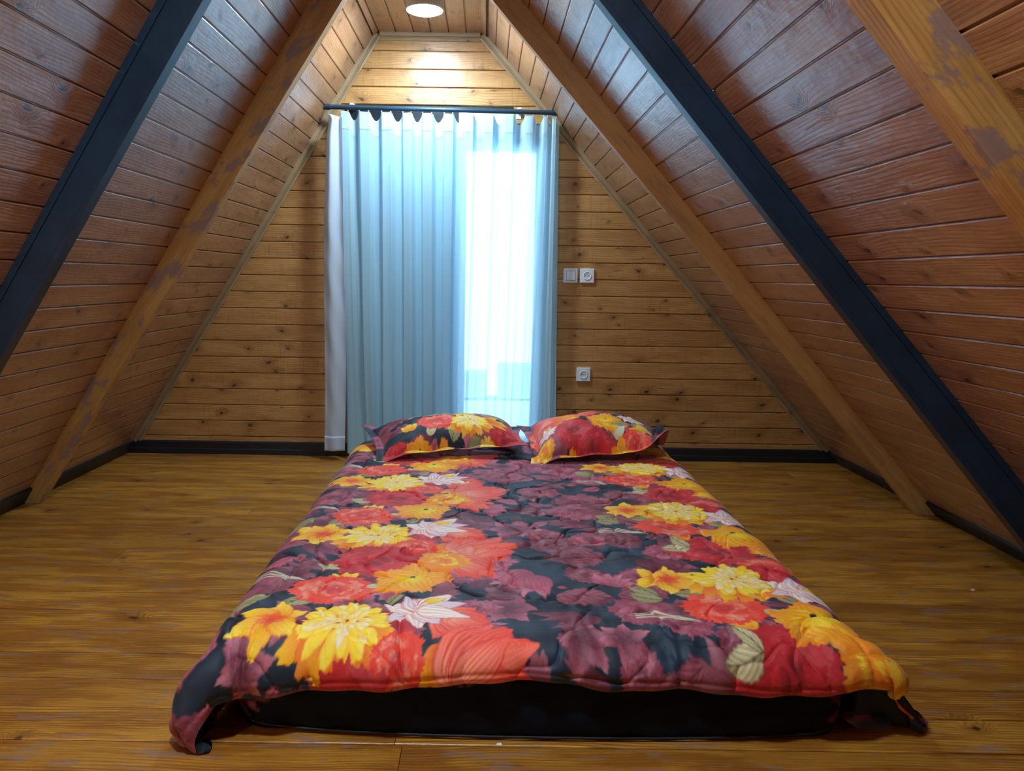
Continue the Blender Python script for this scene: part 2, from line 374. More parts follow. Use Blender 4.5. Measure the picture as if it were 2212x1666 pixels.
def ibeam(name, P, D, Nv, y0, h_top, h_bot, label, width=.05):
    smin, smax = s_at(P, D, 0), s_at(P, D, ZC)
    root = empty(name, (P + D * smin + Vector((0, y0, 0)))); tag(root, label, 'beam')
    def strip(a0, a1, yy0, yy1, nm):
        """bar whose section spans fractions a0..a1 of the depth; cut off at floor and ceiling"""
        v = []
        for s, h, zc in ((smin, h_bot, 0.001), (smax, h_top, ZC)):
            for fr in (a0, a1):
                pt = P + D * s + Nv * (h * fr)
                k = (zc - pt.z) / D.z; pt = pt + D * k
                for y in (yy0, yy1): v.append((pt.x, y, pt.z))
        # 0:(a0,y0)1:(a0,y1)2:(a1,y0)3:(a1,y1) bottom; 4.. top
        mbb = MB(); mbb.add(v, [(0, 2, 3, 1), (4, 5, 7, 6), (0, 4, 6, 2), (1, 3, 7, 5), (0, 1, 5, 4), (2, 6, 7, 3)])
        c = mbb.build(nm, M['black'], root, bevel=.0015, origin=root.location); return c
    strip(0, .19, y0, y0 + width, 'flange'); strip(.84, 1.0, y0, y0 + width, 'flange')
    strip(.185, .845, y0 + .006, y0 + width - .006, 'web')
    return root
ibeam('steel_beam', LP, LD, LN, 2.32, .116, .098, 'black painted steel beam running down the left slope')
ibeam('steel_beam', RP, RD, RN, 2.33, .085, .115, 'black painted steel beam running down the right slope')

# ------------------------------------------------------------------ lamps
def emis(name, col, strength):
    m, nt = mat_new(name); N = NT(nt); e = N.n('ShaderNodeEmission'); out = N.n('ShaderNodeOutputMaterial')
    e.inputs[0].default_value = col; e.inputs[1].default_value = strength; nt.links.new(e.outputs[0], out.inputs[0]); return m
M['lampglow'] = emis('lamp_glow', (0.70, 0.89, 1.0, 1), LAMP_STR)
M['lampglow2'] = emis('lamp_glow_back', (0.80, 0.93, 1.0, 1), BACK_STR)
M['chrome'] = plain('white_lamp_ring', srgb(225, 232, 238), rough=0.25, metal=0.3)
def lamp(x, y, glow, label):
    root = empty('ceiling_lamp', (x, y, ZC)); tag(root, label, 'ceiling lamp')
    mb = MB(); mb.lathe((0, 0, 0), [(0, -.002), (.090, -.002), (.093, -.006), (.093, -.044), (.089, -.048), (.082, -.048), (.080, -.016), (0, -.016)])
    mb.build('lamp_base', M['chrome'], root, smooth=False)
    mb = MB(); mb.lathe((0, 0, 0), [(0, -.020), (.078, -.020), (.079, -.046), (.074, -.053), (.060, -.057), (0, -.058)])
    mb.build('lamp_diffuser', glow, root, smooth=True)
lamp(-.317, 3.86, M['lampglow'], 'round white ceiling lamp, switched on, above the curtain')
lamp(-.33, 0.85, M['lampglow2'], 'round ceiling lamp above the viewer, outside the picture')
# added warm light, unseen, low on the left slope to brighten the foreground
M['warmglow'] = emis('warm_fill_glow', (1.0, 0.70, 0.40, 1), WARM_STR)
wl = empty('warm_fill_light', (xl(.78), .30, .78)); tag(wl, 'added warm globe on the left slope, out of view, lighting the foreground', 'fill light')
mb = MB(); mb.tube((.0, 0, .0), (.02, 0, -.012), .05, n=28); mb.tube((.015, 0, -.01), (.075, 0, -.045), .008, n=12); mb.build('fill_bracket', M['chrome'], wl)
mb = MB(); mb.lathe((.11, 0, -.06), [(.001, -.055), (.03, -.047), (.048, -.028), (.055, 0), (.048, .028), (.03, .047), (.001, .055)], n=24); mb.build('fill_globe', M['warmglow'], wl, smooth=True)
# ------------------------------------------------------------------ balcony door and window in the gable
M['dark_alu'] = plain('dark_door_leaf', srgb(14, 24, 34), rough=0.35, var=0.1)
M['pvc'] = plain('white_window_frame', srgb(205, 218, 228), rough=0.3, var=0.03)
m, nt = mat_new('window_glass'); N = NT(nt); tr = N.n('ShaderNodeBsdfTransparent'); gl = N.n('ShaderNodeBsdfGlossy'); gl.inputs[1].default_value = 0.02
fr = N.n('ShaderNodeFresnel'); mx = N.n('ShaderNodeMixShader'); out = N.n('ShaderNodeOutputMaterial'); tr.inputs[0].default_value = (.93, .97, 1, 1)
nt.links.new(fr.outputs[0], mx.inputs[0]); nt.links.new(tr.outputs[0], mx.inputs[1]); nt.links.new(gl.outputs[0], mx.inputs[2]); nt.links.new(mx.outputs[0], out.inputs[0])
M['glass'] = m
def part(name, mat, parent, boxes, bevel=.0015, **k):
    mb = MB()
    for lo, hi in boxes: mb.box(lo, hi)
    o = mb.build(name, mat, parent, bevel=bevel); o.location = -Vector(parent.location) if parent is not None else Vector((0, 0, 0)); return o
win = empty('window_1', (.065, YW, .08)); tag(win, kind='structure')
WX0, WX1, WZ0, WZ1 = -.165, .318, .06, 1.80
fw = .045
part('window_frame', M['pvc'], win, [((WX0, YW - .01, WZ0), (WX0 + fw, YW + .07, WZ1)), ((WX1 - fw, YW - .01, WZ0), (WX1, YW + .07, WZ1)),
     ((WX0 + fw, YW - .01, WZ1 - .036), (WX1 - fw, YW + .07, WZ1)), ((WX0 + fw, YW - .01, WZ0), (WX1 - fw, YW + .07, WZ0 + .07))])
part('window_pane', M['glass'], win, [((WX0 + fw - .005, YW + .025, WZ0 + .06), (WX1 - fw + .005, YW + .029, WZ1 - .03))], bevel=0)
door = empty('door_1', (-.48, YW, 0)); tag(door, kind='structure')
M['leaf'] = plain('pale_door_leaf', srgb(176, 204, 222), rough=0.4, var=0.05)
part('door_leaf', M['leaf'], door, [((DX0 + .07, YW - .004, .02), (WX0 - .002, YW + .05, 1.86))], bevel=.002)
part('door_frame', M['dark_alu'], door, [((DX0, YW - .008, 0), (DX0 + .07, YW + .07, 1.985)), ((DX0 + .07, YW - .008, 1.862), (WX0, YW + .07, 1.985)), ((DX0 + .05, YW - .004, 0), (WX0, YW + .07, .02))])
part('door_handle', M['chrome'], door, [((-.225, YW - .012, .93), (-.195, YW + .004, 1.08)), ((-.33, YW - .045, 1.03), (-.2, YW - .033, 1.05)), ((-.218, YW - .035, 1.03), (-.203, YW - .01, 1.05))], bevel=.003)
tr0 = MB(); tr0.box((WX0, YW - .006, WZ1), (.14, YW + .07, 1.985)); tag(tr0.build('trim_6', M['pvc'], bevel=.002), kind='structure')
tr0 = MB(); tr0.box((WX0, YW - .006, 0), (DX1, YW + .07, WZ0)); tr0.box((WX1, YW - .006, WZ0), (DX1, YW + .07, WZ1)); tag(tr0.build('trim_7', M['pvc'], bevel=.002), kind='structure')
# outside: a pale balcony slab, its parapet and a block beyond
M['concrete'] = plain('pale_balcony_concrete', srgb(200, 205, 210), rough=0.8, var=0.06)
M['farblock'] = plain('grey_outside_block', srgb(170, 180, 190), rough=0.9, var=0.1)
mb = MB(); mb.box((-2.2, YW + .12, -.12), (2.2, YW + 2.2, -.02)); tag(mb.build('balcony_slab', M['concrete']), 'pale concrete balcony slab outside the window', 'balcony', kind='structure')
mb = MB(); mb.box((-.9, 7.2, -.1), (.02, 7.5, .14)); mb.box((.13, 7.2, -.1), (.55, 7.5, .22)); mb.box((-.9, 7.2, -3), (3, 7.5, -.12))
tag(mb.build('outside_block', M['farblock']), 'grey low wall outside, faintly seen through the sheer curtain', 'low wall')

# ------------------------------------------------------------------ curtain rod
YC = 4.262
rod = empty('curtain_rod', (-.26, YC, 1.962)); tag(rod, 'dark blue metal rod above the curtain, on two small wall brackets', 'curtain rod')
M['rod'] = plain('dark_blue_rod', srgb(34, 62, 84), rough=0.3, var=0.1, metal=0.2)
M['hook'] = plain('white_plastic_hook', srgb(200, 214, 224), rough=0.4)
RA = Vector((-.899, YC, 1.970)); RB = Vector((.379, YC, 1.956))
def rel(o, root): o.location = -Vector(root.location); return o
mb = MB(); mb.tube(RA + (RB - RA) * .02, RB - (RB - RA) * .02, .0125, n=24); rel(mb.build('rod_tube', M['rod'], rod, smooth=False, bevel=0), rod)
for q, e in ((RA, 1), (RB, -1)):
    mb = MB(); mb.tube(q, q + (RB - RA) * .028 * e, .0155, n=24); rel(mb.build('end_cap', M['rod'], rod, bevel=.001), rod)
for t in (.12, .835):
    q = RA + (RB - RA) * t; mb = MB(); mb.box((q.x - .014, q.y - .006, q.z + .012), (q.x + .014, YW - .001, q.z + .017)); mb.box((q.x - .014, YW - .005, q.z - .02), (q.x + .014, YW, q.z + .03))
    mb.box((q.x - .01, q.y - .008, q.z + .012), (q.x + .01, q.y + .012, q.z + .021))
    rel(mb.build('bracket', M['hook'], rod, bevel=.001), rod)

# ------------------------------------------------------------------ curtains
def cloth(name, col, transp, transl, weave=900.0):
    m, nt = mat_new(name); N = NT(nt)
    df = N.n('ShaderNodeBsdfDiffuse'); tl = N.n('ShaderNodeBsdfTranslucent'); tp = N.n('ShaderNodeBsdfTransparent'); out = N.n('ShaderNodeOutputMaterial')
    uv = N.n('ShaderNodeAttribute', attribute_name='wc').outputs['Vector']; u, v, r = N.sep(uv)
    th = N.noise(N.xyz(N.math('MULTIPLY', u, 60.0), N.math('MULTIPLY', v, 1.0), 0.0), 1.0, 2.0)
    c = N.mix(N.ramp(th, .3, .7), tuple(x * .97 for x in col[:3]), col)
    nt.links.new(c, df.inputs[0]); nt.links.new(c, tl.inputs[0]); tp.inputs[0].default_value = (1, 1, 1, 1)
    m1 = N.n('ShaderNodeMixShader'); m1.inputs[0].default_value = transl; nt.links.new(df.outputs[0], m1.inputs[1]); nt.links.new(tl.outputs[0], m1.inputs[2])
    m2 = N.n('ShaderNodeMixShader'); m2.inputs[0].default_value = transp; nt.links.new(m1.outputs[0], m2.inputs[1]); nt.links.new(tp.outputs[0], m2.inputs[2])
    nt.links.new(m2.outputs[0], out.inputs[0]); return m
M['sheer'] = cloth('sheer_blue_white_cloth', (.53, .83, 1.0), .09, .42)
M['tape'] = cloth('curtain_header_cloth', (.62, .84, .97), .06, .40)
M['side'] = cloth('white_side_cloth', (.68, .80, .95), .03, .35)
def sstep(a, b, x): t = np.clip((x - a) / (b - a), 0, 1); return t * t * (3 - 2 * t)
def grid_mesh(name, P, mat, parent=None, wc=None, smooth=True, col=None, flip=False):
    H, W = P.shape[:2]; me = bpy.data.meshes.new(name); nv = H * W
    me.vertices.add(nv); me.vertices.foreach_set('co', P.astype(np.float32).reshape(-1))
    idx = np.arange(nv).reshape(H, W)
    q = np.stack([idx[:-1, :-1], idx[:-1, 1:], idx[1:, 1:], idx[1:, :-1]], -1).reshape(-1, 4)
    if flip: q = q[:, ::-1]
    nf = len(q); me.loops.add(nf * 4); me.loops.foreach_set('vertex_index', q.reshape(-1).astype(np.int32))
    me.polygons.add(nf); me.polygons.foreach_set('loop_start', np.arange(0, nf * 4, 4, dtype=np.int32))
    me.polygons.foreach_set('use_smooth', np.full(nf, smooth)); me.update(calc_edges=True)
    if wc is not None:
        at = me.attributes.new('wc', 'FLOAT_VECTOR', 'POINT'); at.data.foreach_set('vector', wc.astype(np.float32).reshape(-1))
    if col is not None:
        at = me.color_attributes.new('print', 'FLOAT_COLOR', 'POINT')
        c4 = np.ones((nv, 4), np.float32); c4[:, :3] = col.reshape(-1, 3); at.data.foreach_set('color', c4.reshape(-1))
    return new_obj(name, me, parent, mat)
# fold starts measured along the curtain head, and where they end up at the hem
ft = [732, 772, 821, 867, 909, 956, 1000, 1043, 1087, 1131, 1172, 1193, 1209]
fb = [748, 788, 826, 869, 910, 953, 985, 1020, 1062, 1098, 1140, 1172, 1201]
cx_ = lambda p: (p - 1046) / FPX * YC * 1.0
zt = lambda x: RA.z + (RB.z - RA.z) * (x - RA.x) / (RB.x - RA.x)
xt = np.array([px_on(p, 262, (0, YC, 0), (0, 1, 0)).x for p in ft]); xb = np.array([px_on(p, 940, (0, YC, 0), (0, 1, 0)).x for p in fb])
nfold = len(ft) - 1
def curtain_surface(t, h):
    """t in folds 0..nfold, h 0 (hem) .. 1 (head)"""
    x_top = np.interp(t, np.arange(nfold + 1), xt); x_bot = np.interp(t, np.arange(nfold + 1), xb)
    hh = h ** 0.8; x = x_bot + (x_top - x_bot) * hh
    ph = t - np.floor(t); k = np.floor(t).astype(int)
    amp = np.array([.030, .034, .036, .033, .036, .034, .030, .034, .036, .033, .024, .018, .015])[np.clip(k, 0, 12)]
    prof = sstep(0, .07, ph) - sstep(.52, .72, ph) * 1.0            # pleat stands forward, then falls back
    prof = prof + .05 * np.sin(ph * 2 * np.pi * 1.5 + k * 1.3)
    wob = .006 * np.sin(3.1 * h * np.pi + k * 2.1) + .004 * np.sin(9 * h + k)
    y = YC + .012 - amp * (prof - .45) * (0.75 + .25 * h) + wob * (1 - h)
    y = y - .004 * np.sin(t * 2 * np.pi * 1.5 + 2 * h) * (1 - h)
    x = x + .007 * np.sin(ph * 2 * np.pi) * (prof) + .004 * np.sin(5 * h + k * 1.7) * (1 - h)
    top = zt(x) - .034 + .012 * prof
    sag = .030 * np.clip(np.sin(np.clip((ph - .60) / .40, 0, 1) * np.pi), 0, 1) ** .8 * sstep(.86, 1.0, h)
    z = .035 + (top - .035) * h - sag
    return x, y, z
nt_, nh = nfold * 34, 190
tt, hh_ = np.meshgrid(np.linspace(0, nfold - 1e-4, nt_), np.concatenate([np.linspace(0, .86, 110), np.linspace(.865, 1, 80)]))
X_, Y_, Z_ = curtain_surface(tt, hh_)
cur = grid_mesh('sheer_curtain', np.stack([X_, Y_, Z_], -1), M['sheer'], wc=np.stack([tt * .2, hh_ * 2, tt * 0], -1))
tag(cur, 'long pleated light blue sheer curtain hanging over the window, its right half glowing', 'curtain')
tt2, hh2 = np.meshgrid(np.linspace(0, nfold - 1e-4, nt_), np.linspace(.952, 1.0, 40)); a_, b_, c_ = curtain_surface(tt2, hh2)
hd = grid_mesh('header_tape', np.stack([a_, b_ - .002, c_], -1), M['tape'], parent=cur, wc=np.stack([tt2 * .2, hh2 * 2, tt2 * 0], -1)); hd['label'] = 'denser doubled header band of the curtain'
# hooks between rod and curtain head
for k in range(nfold):
    for f_ in (.08, .5):
        x = np.interp(k + f_, np.arange(nfold + 1), xt)
        mb = MB(); mb.tube((x, YC - .004, zt(x) - .030), (x, YC, zt(x) - .0155), .0016, n=6); mb.tube((x - .004, YC - .002, zt(x) - .0155), (x + .004, YC - .002, zt(x) - .0155), .0016, n=6)
        mb.build('curtain_hook', M['hook'], cur)
# narrow loose edge panel at the left end
L_t = [px_on(p, 255, (0, YC - .03, 0), (0, 1, 0)) for p in (706, 737)]; L_b = [px_on(p, 966, (0, YC - .03, 0), (0, 1, 0)) for p in (701, 744)]
nu, nv_ = 44, 200
uu, vv = np.meshgrid(np.linspace(0, 1, nu), np.linspace(0, 1, nv_))
def side_surf(uu, vv):
    xl_ = L_b[0].x + (L_t[0].x - L_b[0].x) * vv ** 1.0; xr_ = L_b[1].x + (L_t[1].x - L_b[1].x) * vv
    # photo outline bulges out to the left in the middle and pinches at the head
    xl_ = xl_ - .010 * np.sin(vv * np.pi) + .012 * sstep(.93, 1.0, vv) * (1 - sstep(.985, 1, vv) * 1.3); xr_ = xr_ + .012 * np.sin(vv * np.pi * .9)
    x = xl_ + (xr_ - xl_) * uu + .004 * np.sin(vv * 7)
    y = YC - .030 + .016 * np.cos(uu * np.pi * 2.2 + vv * 1.2) * (.4 + .6 * vv) + .003 * np.sin(vv * 40 + uu * 9) * sstep(.95, .6, vv) * .4
    z = .062 + (1.925 - .062) * vv - .012 * uu * vv ** 6
    return x, y, z
a_, b_, c_ = side_surf(uu, vv)
sd = grid_mesh('side_curtain', np.stack([a_, b_, c_], -1), M['side'], wc=np.stack([uu * .1, vv * 2, uu * 0], -1))
so = sd.modifiers.new('thick', 'SOLIDIFY'); so.thickness = .0012
tag(sd, 'narrow white curtain strip hanging at the left end of the rod', 'curtain')
uu2, vv2 = np.meshgrid(np.linspace(-.01, 1.01, nu), np.linspace(-.003, .043, 8)); a_, b_, c_ = side_surf(uu2, vv2)
hm = grid_mesh('hem', np.stack([a_, b_ - .003, c_], -1), M['side'], parent=sd, wc=np.stack([uu2 * .1, vv2 * 2, uu2 * 0], -1))
so = hm.modifiers.new('thick', 'SOLIDIFY'); so.thickness = .0015

# ------------------------------------------------------------------ switch and sockets
M['plate'] = plain('white_socket_plastic', srgb(222, 234, 245), rough=0.28, spec=.5)
M['shade'] = plain('grey_plastic_joint', srgb(120, 132, 146), rough=0.5)
M['hole'] = plain('dark_socket_hole', srgb(20, 24, 30), rough=0.6)
def plate(px, py, label, kind, group=None):
    c = px_on(px, py, (0, YW, 0), (0, 1, 0)); c.y = YW
    root = empty('wall_switch' if kind == 'switch' else 'power_socket', c); tag(root, label, 'light switch' if kind == 'switch' else 'power socket', group)
    s = .0405
    mb = MB(); mb.box((-s, -.010, -s), (s, 0, s)); mb.build('face_plate', M['plate'], root, bevel=.003)
    if kind == 'switch':
        mb = MB(); mb.box((-.0262, -.0108, -.0282), (.0262, -.0098, .0282)); mb.build('rocker_surround', M['shade'], root)
        mb = MB(); mb.add([(-.024, -.010, -.026), (.024, -.010, -.026), (.024, -.010, .026), (-.024, -.010, .026), (-.024, -.017, -.026), (.024, -.017, -.026), (.024, -.012, .026), (-.024, -.012, .026)],
                          [(4, 5, 6, 7), (0, 1, 5, 4), (1, 2, 6, 5), (2, 3, 7, 6), (3, 0, 4, 7), (0, 3, 2, 1)])
        rk = mb.build('rocker', M['plate'], root, bevel=.0012)
        mb = MB(); mb.box((-.003, -.0165, -.020), (.003, -.0172, -.0185)); mb.build('indicator', M['hole'], rk)
    else:
        mb = MB(); mb.lathe((0, 0, 0), [(.0235, -.0095), (.0235, -.0125), (.0215, -.0135), (.0200, -.0125), (.0195, -.0104), (0, -.0104)], axis='Y', n=36)
        ring = mb.build('socket_well', M['plate'], root, smooth=False)
        for hx in (-.0095, 0, .0095):
            mb = MB(); r_ = .0030 if hx else .0018; mb.tube((hx, -.0100, 0), (hx, -.0112, 0), r_, n=14); mb.build('pin_hole', M['hole'], ring)
    return root
plate(1232.5, 595.5, 'white light switch with a square rocker, left of the upper socket', 'switch')
plate(1268, 596, 'upper white power socket, directly right of the light switch', 'socket', 'power sockets on the gable wall')
plate(1260, 809, 'lower white power socket, alone on the wall above the pillow', 'socket', 'power sockets on the gable wall')
# ------------------------------------------------------------------ printed cloth: flowers painted on a grid of colours
def hexc(h): return np.array([int(h[i:i + 2], 16) / 255 for i in (0, 2, 4)])
class Cloth:
    def __init__(s, x0, y0, x1, y1, res, seed=3, ground=('121f30', '22364c')):
        s.x0, s.y0, s.res = x0, y0, res; s.W = int((x1 - x0) / res) + 1; s.H = int((y1 - y0) / res) + 1
        s.rs = np.random.RandomState(seed)
        n = s.smooth(18); s.a = hexc(ground[0]) + (hexc(ground[1]) - hexc(ground[0])) * sstep(-.6, .8, n)[..., None]
    def smooth(s, k):
        h, w = s.H // k + 3, s.W // k + 3; g = s.rs.randn(h, w)
        yi = np.arange(s.H) / k; xi = np.arange(s.W) / k; y0 = yi.astype(int); x0 = xi.astype(int); fy = (yi - y0)[:, None]; fx = (xi - x0)[None]
        fy = fy * fy * (3 - 2 * fy); fx = fx * fx * (3 - 2 * fx)
        return (g[y0][:, x0] * (1 - fy) * (1 - fx) + g[y0 + 1][:, x0] * fy * (1 - fx) + g[y0][:, x0 + 1] * (1 - fy) * fx + g[y0 + 1][:, x0 + 1] * fy * fx)
    def win(s, x, y, r):
        i0 = max(0, int((y - r - s.y0) / s.res)); i1 = min(s.H, int((y + r - s.y0) / s.res) + 2); j0 = max(0, int((x - r - s.x0) / s.res)); j1 = min(s.W, int((x + r - s.x0) / s.res) + 2)
        if i1 <= i0 or j1 <= j0: return None
        Y, X = np.meshgrid(s.y0 + np.arange(i0, i1) * s.res, s.x0 + np.arange(j0, j1) * s.res, indexing='ij')
        return (slice(i0, i1), slice(j0, j1)), X - x, Y - y
    def put(s, sl, col, mask):
        m = np.clip(mask, 0, 1)[..., None]; s.a[sl] = s.a[sl] * (1 - m) + col * m
    def petal(s, x, y, ang, L, Wd, c0, c1, vein=.35, vc=None, pw=.62, ruf=.06, edge=.35, curl=0.0, k=7, tip=0.0, ec=None):
        """one petal rooted at x, y: wide and round, or pointed when tip is near 1"""
        w = s.win(x, y, L * 1.15)
        if w is None: return
        sl, X, Y = w; ca, sa = math.cos(ang), math.sin(ang)
        p = (X * ca + Y * sa) / L; q = (-X * sa + Y * ca) / Wd; q = q - curl * p * p
        ph = s.rs.rand(4) * 6.28; an = np.arctan2(q * Wd, p * L + 1e-6)
        pe = p / (1 + ruf * (np.sin(an * 23 + ph[0]) * .5 + np.sin(an * 11 + ph[1]) * .6 + .4 * np.sin(an * 47 + ph[2])))
        pc = np.clip(pe, 0, 1)
        prof = (np.sin(np.pi * pc ** (pw * (1 + .0 * tip))) ** (.62 + .5 * tip)) * (1 - tip * .35 * pc)
        dd = (prof - np.abs(q)) * Wd; mask = np.clip(dd / s.res + .5, 0, 1) * (pe > 0) * (pe < 1)
        qq = q / (prof + .12)
        st = np.sin(qq * k * 3.1 + ph[3] + 1.5 * np.sin(p * 5 + ph[2])); st2 = np.sin(qq * k * 7.3 + ph[1] + 2 * p)
        t = np.clip(p * 1.05 + .12 * st, 0, 1)[..., None]; col = np.array(c0) * (1 - t) + np.array(c1) * t
        vcol = np.array(vc if vc is not None else np.array(c0) * .62)
        vm = (vein * np.clip(st * .65 + st2 * .35 - .05, 0, 1) * (1 - .45 * p))[..., None]; col = col * (1 - vm) + vcol * vm
        e = (edge * np.clip(1 - dd / (s.res * 1.8), 0, 1))[..., None]; col = col * (1 - e) + (np.array(ec) if ec is not None else np.array(c0) * .45) * e
        lt = (.16 * np.clip(np.sin(qq * 2.2 + ph[0]), 0, 1) * np.clip(p, 0, 1))[..., None]; col = col + lt * (1 - col)
        s.put(sl, col, mask)
    def flower(s, x, y, R, n, c0, c1, wid=.42, rot=0.0, rings=1, shrink=.6, squash=1.0, jit=.12, **k):
        for r_ in range(rings):
            RR = R * shrink ** r_; a0 = rot + s.rs.rand() * 6.28 if r_ else rot
            for i in range(n):
                a = a0 + 2 * math.pi * i / n + s.rs.uniform(-jit, jit)
                f = 1 + s.rs.uniform(-.12, .12); f *= 1 - (1 - squash) * abs(math.sin(a))
                s.petal(x, y, a, RR * f, RR * wid * s.rs.uniform(.85, 1.15), c0, c1, **k)
    def peony(s, x, y, R, dark, midc, lightc, rings=5, hl=.5, squash=.9):
        """ruffled ball flower: overlapping cupped petals from the outside in"""
        s.flower(x, y, R, 8, midc, midc, wid=.55, ruf=.10, vein=.35, vc=dark, edge=.55, ec=dark, squash=squash, pw=.9)
        for r_ in range(rings):
            n = max(3, 8 - r_); rr = R * (.72 - .13 * r_)
            for i in range(n):
                a = 6.28 * i / n + r_ * 1.3 + s.rs.uniform(-.3, .3); d = rr * .42
                f = s.rs.uniform(.75, 1.2)
                s.petal(x + d * math.cos(a) * .7, y + d * math.sin(a) * .7 * squash, a + s.rs.uniform(-.5, .5), rr * .72 * f, rr * .46 * f, dark if r_ > 2 else midc, lightc if s.rs.rand() < hl else midc, ruf=.12, vein=.4, vc=dark, edge=.5, ec=dark, pw=.95, k=5)
    def chrys(s, x, y, R, cols):
        """chrysanthemum: many narrow petals, paler towards the heart"""
        outer, midc, inner, heart, shade = cols
        for r_, (fr, n, ln, wd) in enumerate(((.50, 17, .50, .135), (.40, 17, .46, .115), (.30, 15, .40, .10), (.20, 13, .34, .09), (.11, 10, .27, .08), (.03, 8, .2, .07))):
            c1 = [outer, midc, midc, inner, inner, heart][r_]
            for i in range(n):
                a = 6.28 * i / n + r_ * .7 + s.rs.uniform(-.15, .15)
                cc = c1 if s.rs.rand() < .6 else [midc, inner, heart, heart, heart, inner][r_]
                s.petal(x + R * fr * math.cos(a), y + R * fr * math.sin(a) * .8, a + s.rs.uniform(-.25, .25), R * ln * s.rs.uniform(.85, 1.15), R * wd, np.array(shade) * .3 + np.array(midc) * .7, cc, vein=.25, vc=shade, edge=.45, ec=shade, ruf=.05, k=3, pw=1.1)
    def leaf(s, x, y, ang, L, Wd, c0, c1, dark):
        w = s.win(x, y, L * 1.1)
        if w is None: return
        sl, X, Y = w; ca, sa = math.cos(ang), math.sin(ang); p = (X * ca + Y * sa) / L; q = (-X * sa + Y * ca) / Wd - .25 * np.sin(np.clip(p, 0, 1) * 3.1)
        pc = np.clip(p, 0, 1); prof = np.sin(np.pi * pc ** .8) ** .8 * (1 + .06 * np.sin(p * 42)); dd = (prof - np.abs(q)) * Wd
        mask = np.clip(dd / s.res + .5, 0, 1) * (p > 0) * (p < 1)
        rib = np.clip(1 - np.abs(q) * Wd / (s.res * 1.3), 0, 1); side = np.clip(np.sin((p * 1.0 - np.abs(q) * .55) * 30) * 1.3 - .5, 0, 1)
        t = np.clip(.5 + .5 * np.sin((p - np.abs(q) * .55) * 30 + 1.8) * .7 + .25 * (q > 0), 0, 1)[..., None]
        col = np.array(c0) * (1 - t) + np.array(c1) * t; m = np.clip(.6 * rib + .38 * side + .5 * np.clip(1 - dd / (s.res * 1.6), 0, 1), 0, 1)[..., None]
        s.put(sl, col * (1 - m) + np.array(dark) * m, mask)
    def stroke(s, pts, wd, col, dark):
        for (x0, y0), (x1, y1) in zip(pts[:-1], pts[1:]):
            L = math.hypot(x1 - x0, y1 - y0); w = s.win((x0 + x1) / 2, (y0 + y1) / 2, L / 2 + wd * 2)
            if w is None: continue
            sl, X, Y = w; X = X + (x0 + x1) / 2 - x0; Y = Y + (y0 + y1) / 2 - y0
            t = np.clip((X * (x1 - x0) + Y * (y1 - y0)) / (L * L + 1e-9), 0, 1); d = np.hypot(X - t * (x1 - x0), Y - t * (y1 - y0))
            c = np.clip(d / wd, 0, 1)[..., None]; s.put(sl, np.array(col) * (1 - c) + np.array(dark) * c, np.clip((wd - d) / s.res + .5, 0, 1))
    def sample(s, x, y):
        fx = np.clip((x - s.x0) / s.res, 0, s.W - 1.001); fy = np.clip((y - s.y0) / s.res, 0, s.H - 1.001); j = fx.astype(int); i = fy.astype(int); a = (fx - j)[..., None]; b = (fy - i)[..., None]
        return s.a[i, j] * (1 - a) * (1 - b) + s.a[i, j + 1] * a * (1 - b) + s.a[i + 1, j] * (1 - a) * b + s.a[i + 1, j + 1] * a * b
    def lin(s, c): c = np.clip(c, 0, 1); return np.where(c > .04045, ((c + .055) / 1.055) ** 2.4, c / 12.92)
P_ = {k: hexc(v) for k, v in dict(yel='fbcb12', yel2='ffe838', cream='f6efb8', white='f1f0ea', orange='f8941a', dorange='ea5a18', coral='f5452e', coral2='f59a80', red='c4232e', dred='7e1220',
      crim='e5303c', olive='8e8a58', olive2='c9c49a', khaki='c2b280', khaki2='ece2bd', dk='3a3326', mar='a2465e', mar2='c0687c', mard='4e1c2c', mar3='5f2030', lilac='d9cfe6', salmon='f0826a', navy='131f2e').items()}
def mflower(c, x, y, R, kind, rot):
    """muted maroon flower of the ground print"""
    b = c.rs.uniform(.78, 1.12); m1, m2, md = np.clip(P_['mar'] * b, 0, 1), np.clip(P_['mar2'] * b, 0, 1), P_['mard']
    if kind == 0: c.peony(x, y, R, md * 1.15, m1, m2, rings=4, hl=.6)
    elif kind == 1: c.flower(x, y, R, 6, md * 1.3, m2, wid=.36, rot=rot, vein=.55, vc=P_['navy'], edge=.5, ec=md, ruf=.09)
    elif kind == 2:
        for i in range(5): c.petal(x, y, rot + (i - 2) * .42, R * 1.4, R * .42, m1, m2, vein=.5, vc=md, edge=.5, ec=md, ruf=.05, tip=.5)
    elif kind == 3: c.leaf(x, y, rot, R * 1.5, R * .45, m1, m2, md)
    else:
        for i in range(3): c.petal(x + .2 * R * i, y, rot + i * .25, R * 1.5, R * .30, md * 1.4, m1, vein=.7, vc=P_['navy'], edge=.6, ec=md, tip=.8)
ECH = ('yel', 'yel2', 'cream', 'white', 'orange')
